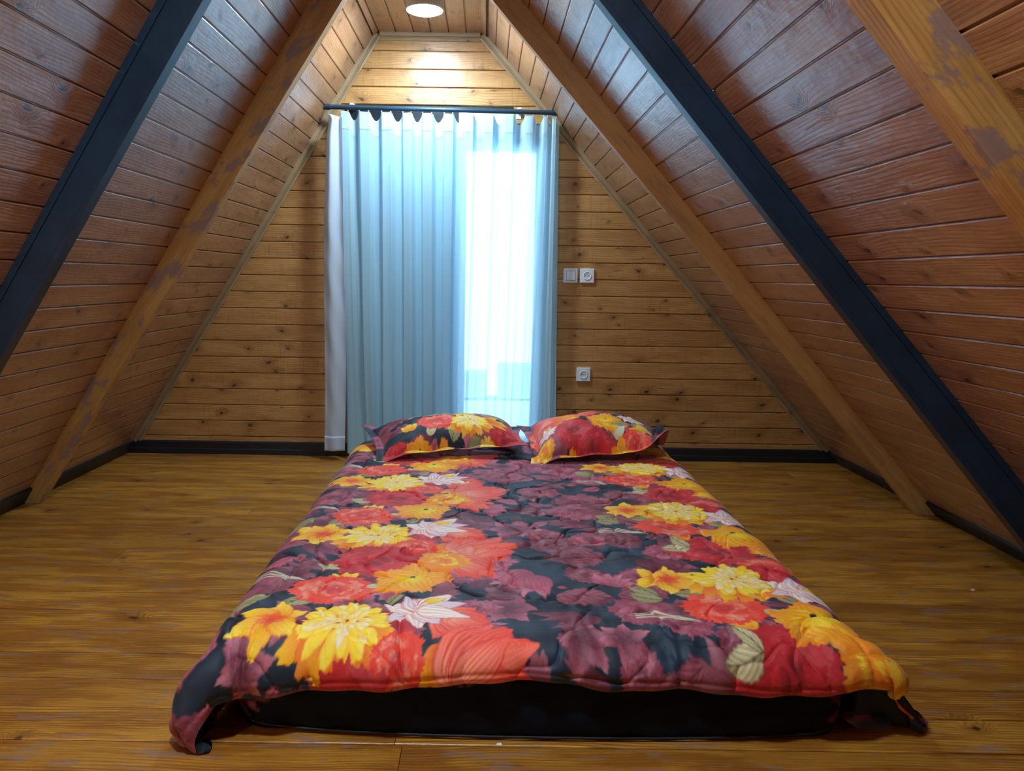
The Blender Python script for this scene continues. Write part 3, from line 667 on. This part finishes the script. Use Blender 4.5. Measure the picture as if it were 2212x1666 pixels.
def motif(c, kind, x, y, w, ang=0.0):
    a = math.radians(ang); r = w / 2; p = P_
    if kind == 'chrys':
        for i in range(7): c.petal(x + r * .1 * (i - 3), y - r * .2, math.radians(-150 + i * 20), r * 1.05, r * .34, p['dorange'], p['orange'] if i % 2 else p['yel'], vein=.5, vc=p['coral'], edge=.4, ec=p['dorange'], ruf=.09)
        c.chrys(x, y, r * 1.02, [p[k] for k in ECH])
    elif kind == 'yflower':
        c.flower(x, y, r * 1.05, 6, p['orange'], p['yel2'], wid=.40, rot=.4, vein=.8, vc=p['dorange'], edge=.75, ec=p['dorange'], ruf=.07)
        c.flower(x, y, r * .45, 6, p['coral'], p['orange'], wid=.3, rot=.4, vein=.8, vc=p['red'], edge=.1)
    elif kind == 'oflower':
        c.flower(x, y, r, 5, p['yel'], p['orange'], wid=.50, rot=.2, vein=.6, vc=p['dorange'], edge=.45, ec=p['dorange'], ruf=.10)
        c.flower(x + r * .1, y + r * .05, r * .34, 5, p['yel2'], p['yel'], wid=.4, vein=.5, vc=p['dorange'], edge=.2); c.petal(x, y + r * .25, a, r * .14, r * .07, p['navy'], p['dk'], edge=0)
    elif kind == 'tulip':
        for i, da in enumerate((-150, -95, -60, 150, 100, 40, 10, -25)):
            c.petal(x - r * .25, y, math.radians(da + ang), r * (1.2 if i > 4 else .85), r * .31, p['white'], p['white'] if i % 2 else p['lilac'], vein=.75, vc=p['coral'], edge=.75, ec=p['red'], ruf=.05, tip=.35, k=5)
        c.petal(x - r * .1, y + r * .35, math.radians(20 + ang), r * .55, r * .16, p['yel'], p['yel2'], vein=.4, vc=p['dorange'], tip=.4)
    elif kind == 'coral':
        for da in (-80, 80, -50, 50, -24, 24, 0): c.petal(x - r * .75 * math.cos(a), y - r * .75 * math.sin(a), math.radians(da * .8 + ang), r * 1.8 * (1 - abs(da) / 240), r * .46, p['coral2'] if da % 3 else p['salmon'], p['coral'], vein=.75, vc=hexc('ffc0a0') if da % 20 == 0 else p['red'], edge=.8, ec=p['red'], ruf=.06, k=9)
        for da in (-20, 16): c.petal(x - r * .5 * math.cos(a), y - r * .5 * math.sin(a), math.radians(da + ang), r * 1.1, r * .3, hexc('ffb090'), p['coral'], vein=.7, vc=p['red'], edge=.6, ec=p['red'], ruf=.04, k=8)
    elif kind == 'carn': c.peony(x, y, r, p['red'], p['coral'], p['coral2'], rings=6, hl=.45, squash=.75)
    elif kind == 'peony': c.peony(x, y, r, p['dred'], p['red'], p['crim'], rings=4, hl=.5, squash=.85)
    elif kind == 'rose':
        c.peony(x, y, r, p['dorange'], p['orange'], p['yel2'], rings=5, hl=.6, squash=.9)
    elif kind == 'ytulip':
        for da in (-45, 45, -20, 20, 0): c.petal(x - r * .6 * math.cos(a), y - r * .6 * math.sin(a), math.radians(da + ang), r * 1.6, r * .5, p['dorange'], p['yel'], vein=.5, vc=p['dorange'], edge=.5, ec=p['dorange'], ruf=.05, tip=.3)
    elif kind == 'bud':
        for da in (-35, 30, 0): c.petal(x, y - r * .5, math.radians(90 + da), r * 1.3, r * .45, p['orange'], p['yel2'], vein=.4, vc=p['dorange'], edge=.5, ec=p['dorange'])
    elif kind == 'wbud': c.petal(x - r, y, a, r * 2.2, r * .5, p['olive2'], p['white'], vein=.5, vc=p['olive'], edge=.4, ec=p['olive'], tip=.4)
    elif kind == 'kleaf':
        c.leaf(x, y, a, w * .85, w * .26, p['khaki2'], p['khaki'], p['dk']); c.leaf(x, y, a - 1.35, w * .75, w * .20, p['khaki2'], p['khaki'], p['dk'])
    elif kind == 'oleaf': c.leaf(x, y, a, w, w * .30, p['olive2'], p['olive'], p['dk'])
    elif kind == 'stems':
        for i in range(3):
            o = i * .018; c.stroke([(x - r, y + o * .6 + .01), (x - r * .3, y + o + .016), (x + r * .4, y + o * .4), (x + r, y - .01)], .0042, p['white'], p['olive'])
def bed_xy(px, py): q = px_on(px, py, (0, 0, .25), (0, 0, 1)); return q.x, q.y
# one repeat of the print, measured on the bed
TILE = [('peony', 835, 1350, 150, 0), ('carn', 900, 1178, 100, 0), ('ytulip', 965, 1390, 110, -80), ('stems', 600, 1247, 115, 0), ('oleaf', 500, 1310, 80, 40), ('oleaf', 585, 1283, 75, 200), ('oleaf', 610, 1300, 80, 10), ('oleaf', 838, 1300, 60, 60), ('oleaf', 850, 1305, 60, -20),
        ('peony', 815, 1208, 195, 0), ('coral', 1045, 1185, 150, 20), ('coral', 1020, 1225, 120, -40), ('coral', 1000, 1345, 130, -35), ('rose', 955, 1212, 120, 0),
        ('bud', 742, 1243, 75, 0), ('carn', 715, 1270, 190, 0), ('wbud', 822, 1264, 60, 0), ('oflower', 885, 1250, 175, -30),
        ('yflower', 590, 1335, 155, 0), ('chrys', 750, 1340, 205, 0), ('tulip', 925, 1318, 190, 10), ('kleaf', 650, 1462, 125, 165)]
ax, ay = bed_xy(750, 1340)
def paint_duvet():
    c = Cloth(-1.25, .95, 1.5, 4.1, .0025, seed=8)
    rs = c.rs; pts = []
    for _ in range(6500):
        x, y = rs.uniform(-1.25, 1.5), rs.uniform(.95, 4.1); R = rs.uniform(.05, .105)
        if all((x - a) ** 2 + (y - b) ** 2 > ((R + r) * .57) ** 2 for a, b, r in pts): pts.append((x, y, R))
    for x, y, R in pts: mflower(c, x, y, R, rs.choice([0, 0, 0, 1, 1, 2, 3, 4]), rs.uniform(0, 6.28))
    for k in range(260): mflower(c, rs.uniform(-1.2, 1.4), rs.uniform(1, 4.1), rs.uniform(.02, .04), rs.choice([3, 4, 2]), rs.uniform(0, 6.28))
    rows = [(0, k) for k in range(-1, 4)] + [(1, k) for k in range(-1, 4)]
    for col, k in sorted(rows, key=lambda t: -t[1]):
        dx = (.0, .985)[col] + (-.012 * k if col == 0 else 0); dy = (.0, .285)[col] + .607 * k
        for kind, px, py, w, ang in TILE:
            x, y = bed_xy(px, py); wm = w / FPX * y * 1.07
            if col == 1: y = 2 * ay - y; ang = -ang; x += .02
            motif(c, kind, x + dx, y + dy, wm, ang)
    return c
def fabric_mat(name, bump=.25, sheen=.12, spec=.4):
    m, nt = mat_new(name); N = NT(nt); p = N.n('ShaderNodeBsdfPrincipled'); out = N.n('ShaderNodeOutputMaterial'); nt.links.new(p.outputs[0], out.inputs[0])
    a = N.n('ShaderNodeVertexColor', layer_name='print'); w = N.n('ShaderNodeAttribute', attribute_name='wc').outputs['Vector']
    ns = N.noise(w, 420.0, 2.0); nt.links.new(N.mix(N.ramp(ns, .3, .7, 0, .10), a.outputs[0], (0, 0, 0)), p.inputs['Base Color'])
    p.inputs['Roughness'].default_value = .62; p.inputs['Sheen Weight'].default_value = sheen; p.inputs['Specular IOR Level'].default_value = spec; p.inputs['Sheen Roughness'].default_value = .4
    b = N.n('ShaderNodeBump'); b.inputs['Strength'].default_value = bump; b.inputs['Distance'].default_value = .0025
    nt.links.new(N.math('ADD', N.noise(w, 34.0, 4.0), N.math('MULTIPLY', ns, .08)), b.inputs['Height']); nt.links.new(b.outputs[0], p.inputs['Normal']); return m
M['print'] = fabric_mat('floral_print_fabric')
M['under'] = plain('duvet_underside_cloth', srgb(18, 27, 40), rough=.75, var=.1)

# ------------------------------------------------------------------ mattress in its fitted sheet
MX0, MX1, MY0, MY1, MZ = -.590, .872, 1.602, 3.70, .198
def front_bow(x): return .030 * np.clip(np.abs((x - .15) / .715), 0, 1) ** 2.2
def paint_sheet():
    # unrolled: first axis along the foot side, second axis height
    c = Cloth(-.9, -.02, 1.2, .26, .0025, seed=9, ground=('040a16', '081322')); q = P_
    for i in range(5): c.petal(-.66 + .012 * i, .17, math.radians(-60 + i * 8), .17, .035, q['mard'], q['mar'] * .9, vein=.6, vc=q['navy'], edge=.4, tip=.4)
    for i in range(6): c.petal(-.14 + .022 * i, .20, math.radians(-95 + i * 3), .075, .018, q['mard'], q['mar'] * .8, vein=.6, vc=q['navy'], edge=.4)
    for i in range(4): c.petal(.93, .03 + .02 * i, math.radians(170 - i * 18), .12, .026, q['mard'], q['mar'] * .8, vein=.6, vc=q['navy'], edge=.4, tip=.5)
    return c
csheet = paint_sheet()
def rrect(x0, x1, y0, y1, r, step):
    """outline points, starting back left, along the left side, the foot and up the right side, with arc position s measured from the middle of the foot"""
    pts = []
    def seg(a, b):
        n = max(2, int(math.hypot(b[0] - a[0], b[1] - a[1]) / step)); pts.extend([(a[0] + (b[0] - a[0]) * i / n, a[1] + (b[1] - a[1]) * i / n) for i in range(n)])
    def arc(cx, cy, a0, a1):
        n = max(4, int(abs(a1 - a0) * r / step)); pts.extend([(cx + r * math.cos(a0 + (a1 - a0) * i / n), cy + r * math.sin(a0 + (a1 - a0) * i / n)) for i in range(n)])
    seg((x0, y1 - r), (x0, y0 + r)); arc(x0 + r, y0 + r, math.pi, 1.5 * math.pi); seg((x0 + r, y0), (x1 - r, y0)); arc(x1 - r, y0 + r, 1.5 * math.pi, 2 * math.pi)
    seg((x1, y0 + r), (x1, y1 - r)); arc(x1 - r, y1 - r, 0, .5 * math.pi); seg((x1 - r, y1), (x0 + r, y1)); arc(x0 + r, y1 - r, .5 * math.pi, math.pi)
    return np.array(pts)
ol = rrect(MX0, MX1, MY0, MY1, .09, .008); bow = front_bow(ol[:, 0]) * np.clip((MY0 + .5 - ol[:, 1]) / .4, 0, 1); ol[:, 1] += bow
dn = np.roll(ol, -1, 0) - np.roll(ol, 1, 0); dn = np.stack([-dn[:, 1], dn[:, 0]], 1); dn /= np.linalg.norm(dn, axis=1)[:, None]   # inward
acc = np.concatenate([[0], np.cumsum(np.linalg.norm(np.diff(ol, axis=0), axis=1))]); mid = np.argmin(np.abs(ol[:, 0] - 0) + (ol[:, 1] > 2) * 9); acc = acc - acc[mid]
prof = [(.0, .016), (.004, .006), (.012, .001), (.03, -.003), (.06, -.006), (.09, -.004), (.12, 0), (.14, .001), (.165, .006), (.182, .014), (.193, .030), (MZ, .060), (MZ + .001, 10.3), (MZ + .001, 10.7), (MZ + .001, 11.0)]
zz = np.concatenate([np.linspace(prof[i][0], prof[i + 1][0], 7)[:-1] for i in range(len(prof) - 1)]); ii = np.concatenate([np.linspace(prof[i][1], prof[i + 1][1], 7)[:-1] if prof[i + 1][1] < 5 else np.linspace(10.05 if prof[i][1] < 5 else prof[i][1], prof[i + 1][1], 7)[:-1] for i in range(len(prof) - 1)])
SS, ZZ = np.meshgrid(acc, zz); n_ = len(acc); Pm = np.zeros(SS.shape + (3,))
rs = np.random.RandomState(4)
for k in range(len(zz)):
    if ii[k] < 5: Pm[k, :, :2] = ol + dn * ii[k]
    else: Pm[k, :, :2] = (ol + dn * .06) * (11 - ii[k]) + np.array([[(MX0 + MX1) / 2, (MY0 + MY1) / 2]]) * (ii[k] - 10)
    Pm[k, :, 2] = zz[k]
wr = .0022 * np.sin(SS * 21 + np.sin(ZZ * 40) * 1.5) * np.sin(ZZ / .2 * np.pi) + .0016 * np.sin(SS * 47 + ZZ * 30)
for k in range(len(zz)): Pm[k, :, :2] -= dn * (wr[k] * (ii[k] < .04))[:, None]
Pm = np.concatenate([Pm, Pm[:, :1]], 1); SSc = np.concatenate([SS, SS[:, :1]], 1); ZZc = np.concatenate([ZZ, ZZ[:, :1]], 1)
Csh = csheet.lin(csheet.sample(SSc, ZZc + np.zeros_like(ZZc)))
mat_o = grid_mesh('mattress', Pm, fabric_mat('dark_sheet_fabric', .15, .0, .15), wc=np.stack([SSc, ZZc, SSc * 0], -1), col=Csh)
tag(mat_o, 'low mattress on the floor in a black fitted sheet with maroon petals', 'mattress')
# sheet hem cord along the foot
mb = MB(); pth = [(ol[i] - dn[i] * .002) for i in range(len(ol)) if ol[i, 1] < MY0 + .12]
for i in range(0, len(pth) - 4, 4):
    a, b = pth[i], pth[i + 4]; mb.tube((a[0], a[1], .010 + .012 * max(0, abs((a[0] - .15) / .7)) ** 6), (b[0], b[1], .010 + .012 * max(0, abs((b[0] - .15) / .7)) ** 6), .0026, n=6, caps=False)
M['sheetdark'] = plain('black_sheet_hem', srgb(12, 20, 30), rough=.6)
mb.build('sheet_hem', M['sheetdark'], mat_o, smooth=True)

# ------------------------------------------------------------------ duvet: draped sheet with a quilted puff
DXL, DXR, DY0, DY1, DZ = -.552, .832, 1.640, 3.66, .212
EXL, EXR, EY = .268, .310, .100
cd = paint_duvet()
def noise2(x, y, sc, seed):
    r_ = np.random.RandomState(seed); G = r_.randn(64, 64); fx = x / sc + 20.0; fy = y / sc + 7.0
    i = np.floor(fy).astype(int); j = np.floor(fx).astype(int); a = fx - j; b = fy - i; a = a * a * (3 - 2 * a); b = b * b * (3 - 2 * b)
    g = lambda ii, jj: G[ii % 64, jj % 64]
    return g(i, j) * (1 - a) * (1 - b) + g(i, j + 1) * a * (1 - b) + g(i + 1, j) * (1 - a) * b + g(i + 1, j + 1) * a * b
def roll(e, R, k):
    """arc length e beyond the edge -> (outward, drop)"""
    q = np.pi * R / 2; t = np.clip(e, 0, q); h = R * np.sin(t / R); d = R * (1 - np.cos(t / R)); m = np.clip(e - q, 0, None)
    return h + m * k, d + m * math.sqrt(1 - k * k)
def drape(a, b):
    """cloth coordinate (a, b) -> point of the draped sheet"""
    ex = np.where(a < DXL, DXL - a, np.where(a > DXR, a - DXR, 0)); sx = np.where(a < DXL, -1.0, 1.0)
    y0 = DY0 + front_bow(a) * .6; ey = np.clip(y0 - b, 0, None); ey2 = np.clip(b - DY1, 0, None)
    p = np.where(a < DXL, ex / EXL, ex / EXR); q = ey / EY; r = np.sqrt(ex ** 2 + ey ** 2)
    ph = np.arctan2(q, p + 1e-9); h, d = roll(r, .068, .06)
    w = np.where(a < DXL, np.clip(p * q, 0, 1) ** .9, np.clip(p * q, 0, 1) ** .6)
    tipx = np.where(a < DXL, .0, .200); tipy = np.where(a < DXL, .062, -.100)
    crease = .012 * np.sin(ph * 13 + 1.0) * np.clip(r / .2, 0, 1) * np.clip(p * 4, 0, 1) * np.clip(q * 4, 0, 1)
    bul = np.where(a < DXL, .072, .03) * np.sin(np.clip(p, 0, 1) * np.pi) * sstep(.0, .6, q) * (1 - .4 * q)
    x = np.where(ex > 0, np.where(a < DXL, DXL, DXR), a) + sx * (h * np.cos(ph) * (ex > 0) + w * tipx + crease * .6 + bul)
    y = np.where(ey > 0, y0, b) - h * np.sin(ph) * (ey > 0) - w * tipy - crease * .5 - bul * .35
    y = y + np.where(ey2 > 0, 0, 0)
    z = DZ - d - .05 * np.clip(ey2 / .2, 0, 1)
    z = z + .010 * np.sin(a * 6.3 + 1.2) * q * (1 - p.clip(0, 1)) + .006 * np.sin(a * 15 + .4) * q * (1 - p.clip(0, 1)) - .012 * q * sstep(.25, -.5, a) * (1 - p.clip(0, 1))
    # foot side: small waves
    y = y - .006 * np.sin(a * 23 + 1) * q * (1 - p.clip(0, 1)) - .004 * np.sin(a * 51) * q
    # lower the left part of the foot edge as in the photo, and slack hanging folds on the sides
    x = x + sx * .010 * np.sin(b * 17 + sx) * np.clip(p, 0, 1) * (1 - np.clip(q, 0, 1))
    z = np.maximum(z, .006 + .004 * np.sin(a * 40) ** 2)
    return x, y, z
na, = (820,)
av = np.linspace(DXL - EXL, DXR + EXR, na)
bl_ = [DY0 - EY]
while bl_[-1] < 3.74: bl_.append(bl_[-1] + .0022 + .0012 * max(0, (bl_[-1] - 1.7)))
bv = np.array(bl_); A, B = np.meshgrid(av, bv)
bx, by, bz = drape(A, B); base = np.stack([bx, by, bz], -1)
gu = np.gradient(base, axis=1); gv = np.gradient(base, axis=0); nr = np.cross(gu, gv); nr /= np.linalg.norm(nr, axis=-1, keepdims=True) + 1e-9
def blur(arr, k, it=2):
    for _ in range(it):
        for ax_ in (0, 1):
            pad = [(0, 0)] * arr.ndim; pad[ax_] = (k, k); q = np.pad(arr, pad, 'edge'); cs = np.cumsum(q, axis=ax_)
            cs = np.concatenate([np.zeros_like(np.take(cs, [0], ax_)), cs], ax_); n = arr.shape[ax_]
            arr = (np.take(cs, np.arange(2 * k + 1, 2 * k + 1 + n), ax_) - np.take(cs, np.arange(n), ax_)) / (2 * k + 1)
    return arr
nr = blur(nr, 6, 2); nr /= np.linalg.norm(nr, axis=-1, keepdims=True) + 1e-9
edge = np.minimum(np.minimum(A - av[0], av[-1] - A), B - bv[0])
# wandering stitch lines: zero lines of slow fields; the filling swells between them
f1 = noise2(A + .03 * noise2(A, B, .12, 3), B, .17, 21) + .35 * noise2(A, B, .07, 5); f2 = noise2(A, B + .2, .20, 33) + .3 * noise2(A, B, .08, 8)
st = np.minimum(np.abs(f1), np.abs(f2 - .1) * 1.2); quilt = 1 - np.exp(-st / .075)
wrk = (1 - np.abs(noise2(A * 1.0 + B * .5, B - A * .3, .045, 41))) * np.exp(-st / .35) + .5 * (1 - np.abs(noise2(A, B * 1.4, .028, 43))) * np.exp(-st / .2)
puff = .036 * (1 - np.exp(-edge / .022)) * (.68 + .32 * quilt) + .0035 * noise2(A, B, .11, 50) * np.clip(edge / .05, 0, 1) + .0042 * wrk * np.clip(edge / .03, 0, 1)
puff -= .004 * np.exp(-((edge - .020) / .0045) ** 2) * np.clip(edge / .01, 0, 1)
puff = np.maximum(puff, 0)
# gathers near the foot, running down from the rim
g_ = np.clip(1 - (B - bv[0]) / .26, 0, 1); puff += .0035 * g_ * np.sin(A * 70 + 3 * noise2(A, B, .1, 60)) * np.clip(edge / .03, 0, 1)
top = base + nr * puff[..., None]; top[..., 2] = np.maximum(top[..., 2], .007)
Cd = cd.lin(cd.sample(A, B))
duv = grid_mesh('duvet', top, M['print'], wc=np.stack([A, B, A * 0], -1), col=Cd)
tag(duv, 'quilted duvet with red, yellow and maroon flowers on navy, spread over the low mattress', 'duvet')
und = base[::5, ::5] + nr[::5, ::5] * -.001; und[..., 2] = np.maximum(und[..., 2], .005)
uo = grid_mesh('duvet_lining', und, M['under'], parent=duv, flip=True); uo['label'] = 'plain dark underside of the duvet'

# ------------------------------------------------------------------ pillows
def paint_pillow(seed, items, ground_m=True):
    c = Cloth(-.1, -.1, 1.1, .85, .0026, seed=seed)
    for k in range(60): mflower(c, c.rs.uniform(-.1, 1.1), c.rs.uniform(-.1, .85), c.rs.uniform(.05, .12), c.rs.choice([0, 0, 1, 2, 3, 4]), c.rs.uniform(0, 6.28))
    for kind, x, y, w, ang in items: motif(c, kind, x, y, w, ang)
    return c
PL = [('stems', .36, 0.40, 0.23, 0), ('oleaf', .33, 0.44, 0.18, 10), ('oleaf', .72, 0.46, 0.19, -10), ('yflower', .58, 0.45, 0.25, 0), ('peony', .93, 0.26, 0.30, 0), ('peony', .86, 0.09, 0.26, 0), ('peony', 1.0, 0.13, 0.26, 0), ('peony', .13, 0.03, 0.21, 0), ('peony', .2, -0.01, 0.21, 0), ('wbud', .42, 0.11, 0.14, 70), ('oleaf', .50, 0.07, 0.14, 60),
      ('oleaf', .60, 0.04, 0.11, 10), ('carn', .42, 0.26, 0.30, 0), ('bud', .22, 0.22, 0.14, 0), ('ytulip', .80, 0.28, 0.23, 10), ('chrys', .64, 0.24, 0.26, 0), ('oflower', .28, 0.03, 0.19, 30), ('oflower', .44, 0.01, 0.16, 10), ('chrys', .74, 0.03, 0.12, 0)]
PR = [('coral', .18, 0.40, 0.30, 20), ('carn', .10, 0.28, 0.23, 0), ('ytulip', .26, 0.37, 0.23, 10), ('coral', .42, 0.44, 0.23, -10), ('peony', .32, 0.17, 0.30, 0), ('tulip', .14, 0.22, 0.16, 60), ('oflower', .56, 0.26, 0.30, 20), ('oflower', .64, 0.20, 0.18, 0), ('tulip', .78, 0.36, 0.23, -20), ('wbud', .70, 0.08, 0.14, 60), ('oleaf', .74, 0.25, 0.14, 190),
      ('oleaf', .76, 0.20, 0.12, 40), ('chrys', .88, 0.24, 0.18, 0), ('yflower', .80, 0.13, 0.14, 0), ('carn', .78, 0.07, 0.23, 0), ('peony', .45, 0.02, 0.35, 0), ('chrys', .04, 0.03, 0.19, 0), ('rose', .10, 0.09, 0.16, 0), ('oflower', .30, -0.02, 0.18, 0), ('oflower', .66, 0.00, 0.18, 0), ('peony', .98, 0.10, 0.19, 0)]
def pillow(name, label, canv, corners, crest, hgt, curl, seed, flange=.035):
    """corners: front left, front right, back right, back left (x, y, z of the rim); curl lifts each rim corner"""
    n = 260; m_ = 200; u, v = np.meshgrid(np.linspace(0, 1, n), np.linspace(0, 1, m_))
    fl, fr_, br, bl = [np.array(c) for c in corners]
    W_ = np.linalg.norm(fr_ - fl); D_ = np.linalg.norm(bl - fl)
    rim = (fl[None, None] * ((1 - u) * (1 - v))[..., None] + fr_[None, None] * (u * (1 - v))[..., None] + br[None, None] * (u * v)[..., None] + bl[None, None] * ((1 - u) * v)[..., None])
    cu_ = 2 * u - 1; cv_ = 2 * v - 1
    # rim pulled in between the corners
    rim[..., 1] += .035 * (1 - cu_ ** 2) * (1 - v) ** 2 - .03 * (1 - cu_ ** 2) * v ** 2
    rim[..., 0] += .03 * (1 - cv_ ** 2) * ((1 - u) ** 2 - u ** 2)
    fu = flange / W_; fv = flange / D_
    iu = np.clip((u - fu) / (1 - 2 * fu), 0, 1) * 2 - 1; iv = np.clip((v - fv) / (1 - 2 * fv), 0, 1) * 2 - 1
    body = (np.clip(1 - np.abs(iu) ** 2.9, 0, 1) * np.clip(1 - np.abs(iv) ** 2.5, 0, 1)) ** .55
    k = (1 + .16 * crest * np.sin(iu * 2.0))
    wr_ = .006 * noise2(u * W_, v * D_, .10, seed) + .0035 * (1 - np.abs(noise2(u * W_ + v * .2, v * D_, .04, seed + 1)))
    near = np.exp(-((np.clip(np.minimum(np.minimum((u - fu) * W_, (1 - fu - u) * W_), np.minimum((v - fv) * D_, (1 - fv - v) * D_)), -.03, 1)) / .03) ** 2)
    wave = .006 * np.sin(u * W_ * 38 + seed) * near + .005 * np.sin(v * D_ * 33) * near * (np.minimum(u, 1 - u) < .12)
    z = rim[..., 2] + hgt * body * k + wr_ * body + wave
    for (cu0, cv0), lift in zip(((0, 0), (1, 0), (1, 1), (0, 1)), curl):
        dd = np.hypot((u - cu0) * W_, (v - cv0) * D_); z = z + lift * np.exp(-(dd / .085) ** 2)
    fh = .9
    lo = rim.copy(); lo[..., 2] = rim[..., 2] - .30 * hgt * body * .4 + wave * .9
    for (cu0, cv0), lift in zip(((0, 0), (1, 0), (1, 1), (0, 1)), curl):
        dd = np.hypot((u - cu0) * W_, (v - cv0) * D_); lo[..., 2] += lift * np.exp(-(dd / .085) ** 2)
    up = rim.copy(); up[..., 2] = z + .002
    c = canv.lin(canv.sample(u, v * .72)); root_c = np.mean([fl, fr_, br, bl], 0)
    o = grid_mesh(name, up, M['print'], wc=np.stack([u * W_, v * D_, u * 0 + seed], -1), col=c); tag(o, label, 'pillow', 'flowered pillows at the head of the bed')
    lo[..., 2] = np.minimum(lo[..., 2], up[..., 2] - .001)
    cl = canv.lin(canv.sample(.95 - u, .1 + v * .3) * .9); cc = cl
    b = grid_mesh('pillow_back', lo, M['print'], parent=o, wc=np.stack([u * W_, v * D_, u * 0 + seed], -1), col=cc, flip=True)
    return o
cpl = paint_pillow(12, PL); cpr = paint_pillow(15, PR)
pillow('pillow', 'left flowered pillow, with the big yellow chrysanthemum in its middle', cpl,
       [(-.475, 3.215, .268), (.205, 3.31, .312), (.195, 3.72, .315), (-.60, 3.60, .315)], .15, .110, (-.030, .0, 0, .02), 71)
pillow('pillow', 'right flowered pillow, with one corner turned up at its right end', cpr,
       [(.205, 3.20, .266), (.83, 3.27, .300), (.90, 3.66, .314), (.165, 3.75, .318)], .0, .122, (-.030, .10, .03, .0), 72)

# ------------------------------------------------------------------ crumbs on the floor
M['crumb'] = plain('white_crumb', srgb(225, 228, 230), rough=.7)
for px, py, s, lab in ((2101, 1275, .007, 'tiny white scrap on the floor at the far right'), (1078, 1608, .007, 'tiny pale crumb on the floor in front of the bed')):
    c = px_on(px, py, (0, 0, 0), (0, 0, 1)); mb = MB()
    mb.add([(-s, -.3 * s, 0), (s, -.5 * s, 0), (.8 * s, .4 * s, 0), (-.7 * s, .6 * s, 0), (-.6 * s, 0, .4 * s), (.6 * s, .1 * s, .5 * s)], [(0, 1, 5, 4), (1, 2, 5), (2, 3, 4, 5), (3, 0, 4), (3, 2, 1, 0)])
    o = mb.build('paper_scrap', M['crumb']); o.location = c; tag(o, lab, 'scrap')
